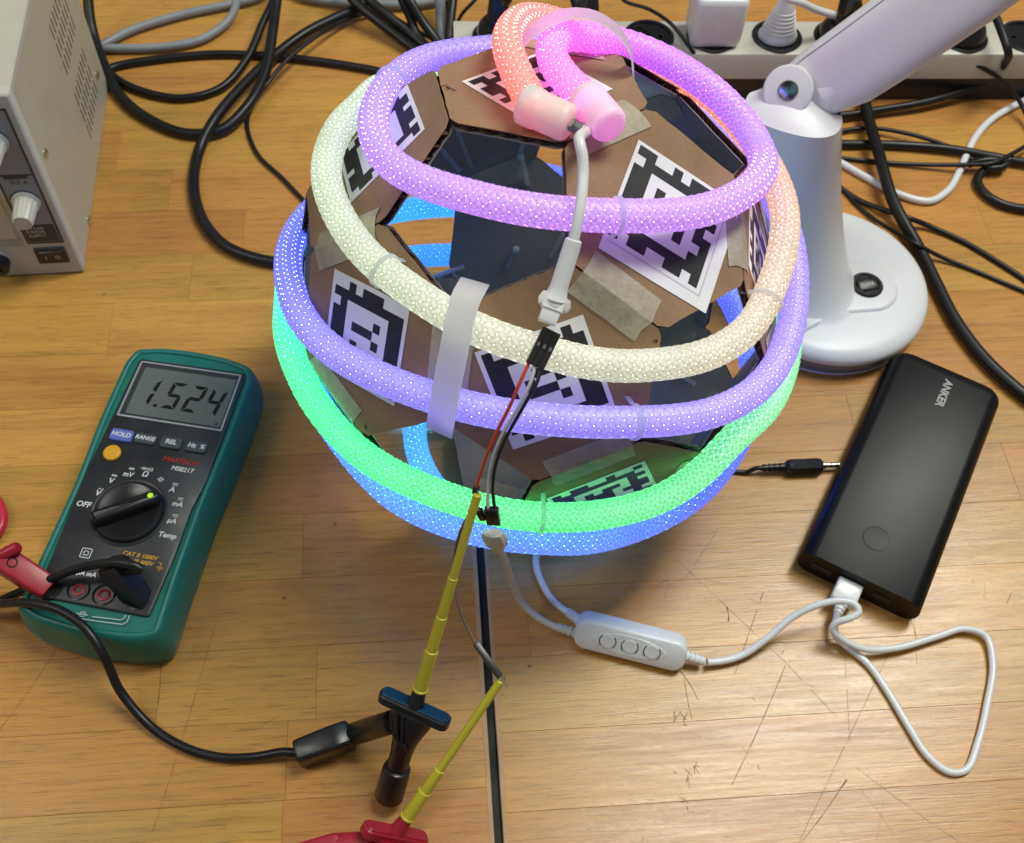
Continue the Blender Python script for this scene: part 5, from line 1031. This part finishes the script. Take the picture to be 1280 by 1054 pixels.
for k, (lab, pts, r) in enumerate([('left one of two thick black cables running side by side down behind the globe', [(425, -25, 30), (441, 0, 22), (474, 28, 14), (505, 52, 8), (545, 84, 5), (580, 120, 5)], 4.3),
        ('right one of two thick black cables running side by side down behind the globe', [(446, -25, 34), (462, 0, 26), (490, 24, 18), (520, 48, 10), (560, 82, 6)], 4.3),
        ('short black cable segment standing steep behind the violet turn', [(493, -30, 40), (503, 0, 30), (513, 22, 20), (520, 42, 12), (540, 66, 6)], 4.0),
        ('black cable slanting past the steep one behind the violet turn', [(500, -20, 40), (512, 0, 34), (528, 27, 22), (547, 52, 12), (570, 80, 6)], 4.0),
        ('vertical black cable left of the power strip end', [(570, -40, 40), (566, 0, 30), (563, 30, 20), (562, 52, 12), (566, 85, 5)], 4.0)]):
    cable('black_cable', lab, pts, r, 'pvc_black', 'black cables behind the globe')
cable('thin_cable', 'thin black cable curving over the left end of the power strip', [(604, -12, 60), (592, 2, 56), (576, 20, 40), (569, 42, 20), (572, 70, 4)], 1.5, 'pvc_black')
cable('thin_cable', 'thin black cable crossing the power strip beside the white charger', [(775, -20, 60), (779, 0, 58), (812, 12, 60), (842, 33, 62), (864, 62, 52), (880, 85, 24), (900, 118, 3)], 1.5, 'pvc_black')
cable('grey_cable', 'grey cable in a long flat loop behind the power supply', [(345, -18, 6), (320, -3, 6), (299, 3, 5.5), (232, 17, 5), (166, 37, 5), (128, 56, 5), (112, 62, 5), (126, 60.5, 5), (183, 60, 5), (225, 56, 5), (252, 49, 5), (280, 31, 6), (292, 15, 8), (298, -8, 9)], 3.5, 'pvc_grey')
cable('grey_cable', 'grey cable arching along the top edge left of the globe', [(360, -12, 6), (387, -3, 6), (430, 3, 6), (483, 6, 6), (542, 1, 6), (570, -12, 6)], 4.0, 'pvc_grey')
cable('grey_cable', 'grey cable standing upright between the black ones left of the power strip', [(549, -30, 40), (550, 0, 28), (551, 25, 14), (553, 48, 6), (560, 80, 5)], 4.6, 'pvc_grey')
G2 = 'cables to the right of the lamp'
cable('black_cable', 'thickest black cable sweeping down past the lamp foot to the right edge', [(1072, 88, 8), (1077, 106, 6), (1086, 150, 12), (1099, 194, 14), (1117, 253, 12), (1148, 310, 6), (1170, 354, 4.8), (1193, 399, 4.8), (1227, 445, 4.8), (1270, 486, 4.8), (1330, 530, 4.8)], 4.7, 'pvc_black', G2)
cable('thin_cable', 'thin black cable arching high across the front of the power strip on the right', [(1060, 112, 4), (1080, 104, 10), (1105, 94, 20), (1146, 76, 34), (1192, 73, 40), (1233, 87.5, 34), (1264, 112, 20), (1280, 137, 10), (1296, 180, 3)], 1.9, 'pvc_black', G2)
cable('thin_cable', 'thin black cable passing behind the lamp column into the thick horizontal one', [(990, 180, 3), (1044, 166, 3), (1070, 161, 4), (1099, 161, 6), (1146, 170, 7), (1192, 186, 5), (1216, 200, 2)], 1.8, 'pvc_black', G2)
cable('black_cable', 'thick black cable lying level from the lamp column to the right edge', [(980, 176, 4), (1044, 180, 4), (1114, 181, 4), (1192, 187, 5), (1236, 195, 5), (1290, 205, 5), (1340, 215, 5)], 3.6, 'pvc_black', G2)
cable('thin_cable', 'thin black cable just under the thick level one', [(980, 190, 2), (1044, 197, 2), (1130, 205, 3), (1208, 206, 8), (1240, 204, 12), (1262, 194, 12), (1290, 178, 10)], 1.8, 'pvc_black', G2)
cable('white_cable', 'white cable hanging in a wide curve right of the lamp column', [(1000, 180, 3), (1046, 201, 3), (1083, 222, 3), (1124, 243, 3), (1161, 251.5, 3), (1185, 238, 3), (1199, 215, 3), (1208, 194, 3), (1219, 172, 3), (1240, 149, 3), (1280, 126, 4), (1330, 105, 4)], 2.9, 'charger')
cable('black_cable', 'black cable hooking round in a tight loop at the right edge', [(1262, 200, 8), (1242, 206, 6), (1228, 214, 4), (1222, 228, 4), (1232, 243, 4), (1252, 255, 4), (1285, 262, 4), (1330, 262, 4)], 3.5, 'pvc_black', G2)
cable('thin_cable', 'upper one of two thin black cables running from the lamp column to the right edge', [(1000, 205, 2), (1047, 233, 2), (1077, 252, 2), (1134, 272, 9), (1160, 282, 4), (1202, 301, 2), (1248, 328, 2), (1300, 362, 2)], 2.1, 'pvc_black', G2)
cable('thin_cable', 'lower one of two thin black cables running from the lamp column to the right edge', [(1000, 198, 2), (1045, 228, 2), (1073, 258, 2), (1105, 282, 4), (1145, 305, 12), (1178, 322, 4), (1210, 335, 2), (1280, 364, 2), (1330, 385, 2)], 1.6, 'pvc_black', G2)
kn = cable('cable_knot', 'bunched black cable tie knot near the right edge', [(1210, 206, 6), (1222, 202, 9), (1240, 200, 11), (1258, 204, 9), (1250, 210, 8), (1232, 210, 7)], 3.0, 'pvc_black')

# ------------------------------------------------------------------ bench power supply
A_, D_ = at(105, 337), at(136, 110); dp = nrm(D_-A_); lf = V3(-dp[1], dp[0], 0); lf = lf if lf[0] < 0 else -lf
DEP, HT, WID = 196., 162., 115.
pu = thing('bench_power_supply', 'beige bench power supply with grey control knobs and slotted steel side', 'power supply', A_+lf*WID/2+dp*DEP/2)
FW = Fr(A_, -lf, dp)        # x to the right of the corner, y backwards
mb = MB().prism([(-WID+1.5, 3), (0, 3), (0, DEP), (-WID+1.5, DEP)][::1], [(0, 1.2), (0, HT-1)], FW); add('case', mb, ['psu_side'], pu)
add('top_cover', MB().prism(rpoly([(-WID-.5, 1.5), (.9, 1.5), (.9, DEP+.5), (-WID-.5, DEP+.5)], 2, 2), [(0, HT-5), (0, HT-.5), (.8, HT+.4)], FW), 'psu_top', pu)
FF_ = Fr(A_, lf, (0, 0, 1), -dp)   # front: x leftwards, y up
ff = add('front_frame', MB().prism(rpoly([(-1.2, .6), (WID+1, .6), (WID+1, HT+1), (-1.2, HT+1)], 2.5, 3), [(0, -5), (0, 2), (1.2, 3.2)], FF_), 'psu_front', pu)
add('control_panel', MB().prism([(4.5, 34), (28, 34), (28, 152), (4.5, 152)], [(0, 3.1), (0, 3.6)], FF_), 'psu_panel', pu)
mb = MB()
for p, q in (((4.5, 34), (28, 34)), ((28, 34), (28, 152)), ((28, 152), (4.5, 152)), ((4.5, 152), (4.5, 34)), ((4.5, 98), (28, 98))): mb.v.extend([]) if 0 else mb.put(*(lambda s_: (s_.v, s_.f))(strokes([[p, q]], 1.3, FF_, th=.25, z=3.55)))
add('panel_outline', mb, 'psu_dark', pu)
add('label_plate', MB().prism([(6, 35.4), (26.8, 35.4), (26.8, 52), (6, 52)], [(0, 3.6), (0, 3.9)], FF_), 'psu_dark', pu)
FT_ = Fr(FF_.p(0, 0, 0), -lf, (0, 0, 1), -dp)   # text frame reads left to right
tx = lambda s_, x, y, size, mt_, **k: text('panel_print', s_, size, Fr(FF_.p(x, y, 3.9), -lf, (0, 0, 1), -dp), mt_, pu, **k)
tx('DC LAB', 19.4, 48.6, 3.6, 'psu_front', z=.05); tx('POWER', 19.4, 44.9, 3.6, 'psu_front', z=.05); tx('SUPPLY', 19.4, 41.2, 3.6, 'psu_front', z=.05)
tx('0-3 A', 15.5, 91.5, 5, 'psu_dark', z=-.2); tx('SLOW', 22, 80, 2.4, 'psu_dark', z=-.2)
add('slot_print', MB().prism([(9, 95), (24, 95), (24, 97.4), (9, 97.4)], [(0, 3.6), (0, 4.0)], FF_), 'psu_dark', pu)
for cx_, cy_ in ((16.5, 74), (19.5, 127)):
    Fk2 = FF_.sub(cx_, cy_, 3.6)
    add('knob_scale', MB().prism([(9.6*math.cos(a), 9.6*math.sin(a)) for a in np.linspace(.1, PI-.1, 16)]+[(-7.0, 1), (7.0, 1)], [(0, 0), (0, .2)], Fk2.sub(0, 1)), 'psu_bluegrey', pu)
    mb = MB(); n = 48; rg = []
    for z, r in ((0, 9.2), (1.8, 9.2), (2.3, 7.8), (3.0, 7.6), (19, 6.6), (20, 5.8)):
        rg.append([Fk2.p(r*(1-(.06 if (k % 4 < 2 and 2.5 < z < 19.5) else 0))*math.cos(2*PI*k/n), r*(1-(.06 if (k % 4 < 2 and 2.5 < z < 19.5) else 0))*math.sin(2*PI*k/n), z) for k in range(n)])
    add('knob', mb.loft(rg), 'psu_front', pu, sharp=30)
sw_ = add('switch_bezel', MB().prism(rrect(21, 15.5, .8, 2, 16, 21), [(0, 3.0), (0, 4.4), (.5, 4.8)], FF_), 'psu_dark', pu)
add('rocker', MB().prism(rrect(16, 10.5, .8, 2, 16, 21), [(0, 4.7), (.2, 5.8), (.6, 6.2)], FF_), 'black_plastic', sw_)
add('rocker_print', strokes([[(11.6+1.5*math.cos(a), 21+1.5*math.sin(a)) for a in np.linspace(0, 2*PI, 13)], [(19.6, 19.5), (19.6, 22.5)]], .5, FF_, z=6.2), 'print_white', sw_)
bpst = add('binding_post', MB().lathe([(9, 3), (9, 4.2), (8, 4.6)], FF_.sub(52, 18.5), 32), 'psu_front', pu)
add('binding_cap', MB().lathe([(7, 4.5), (7, 12), (5.5, 13), (2.4, 13), (2.2, 10)], FF_.sub(52, 18.5), 28), 'black_plastic', bpst)
add('meter_window', MB().prism([(33, 40), (100, 40), (100, 148), (33, 148)], [(0, 3.1), (0, 4.4), (1.2, 4.8)], FF_), 'psu_front', pu)
for k in range(5): add('grille_line', MB().prism([(31, 31.5+k*1.9), (66, 31.5+k*1.9), (66, 32.3+k*1.9), (31, 32.3+k*1.9)], [(0, 3.2), (0, 3.9)], FF_), 'psu_panel' if 0 else 'psu_front', pu)
# side: slots and screws
FSd = Fr(A_, dp, (0, 0, 1)); 
if FSd.w@lf > 0: FSd = Fr(A_, dp, (0, 0, 1), -FSd.w)
sm = None
for gy in (23, 82):
    for r_ in range(3):
        for c_ in range(8):
            x = 113+c_*7.2; y = gy+r_*15.2
            if sm is None or True:
                if sm is None:
                    mb = MB().prism(rrect(1.7, 12.4, .8, 3), [(0, -.2), (0, .12)], Fr(A_, FSd.u, FSd.v, FSd.w)); sm = mesh_of(mb, 'psu_dark', A_, 38, 'vent_slot')
                o = bpy.data.objects.new('vent_slot', sm); COL.objects.link(o); o.parent = pu; o.location = (FSd.p(x, y+6, 0)-ORG[pu.name])*.001; ORG[o.name] = ORG[pu.name]
for x, y in ((17, 97), (176, 30), (44, 5.5), (176, 150)): add('screw', MB().lathe([(3.4, 0), (3.3, 1.0), (2.2, 1.8), (.3, 1.9)], FSd.sub(x, y), 20), 'metal', pu)
for x, y in ((-12, 14), (-WID+12, 14), (-12, DEP-14), (-WID+12, DEP-14)): add('rubber_foot', MB().lathe([(6, 0), (6.5, 1.3)], FW.sub(x, y), 20), 'face_black', pu)
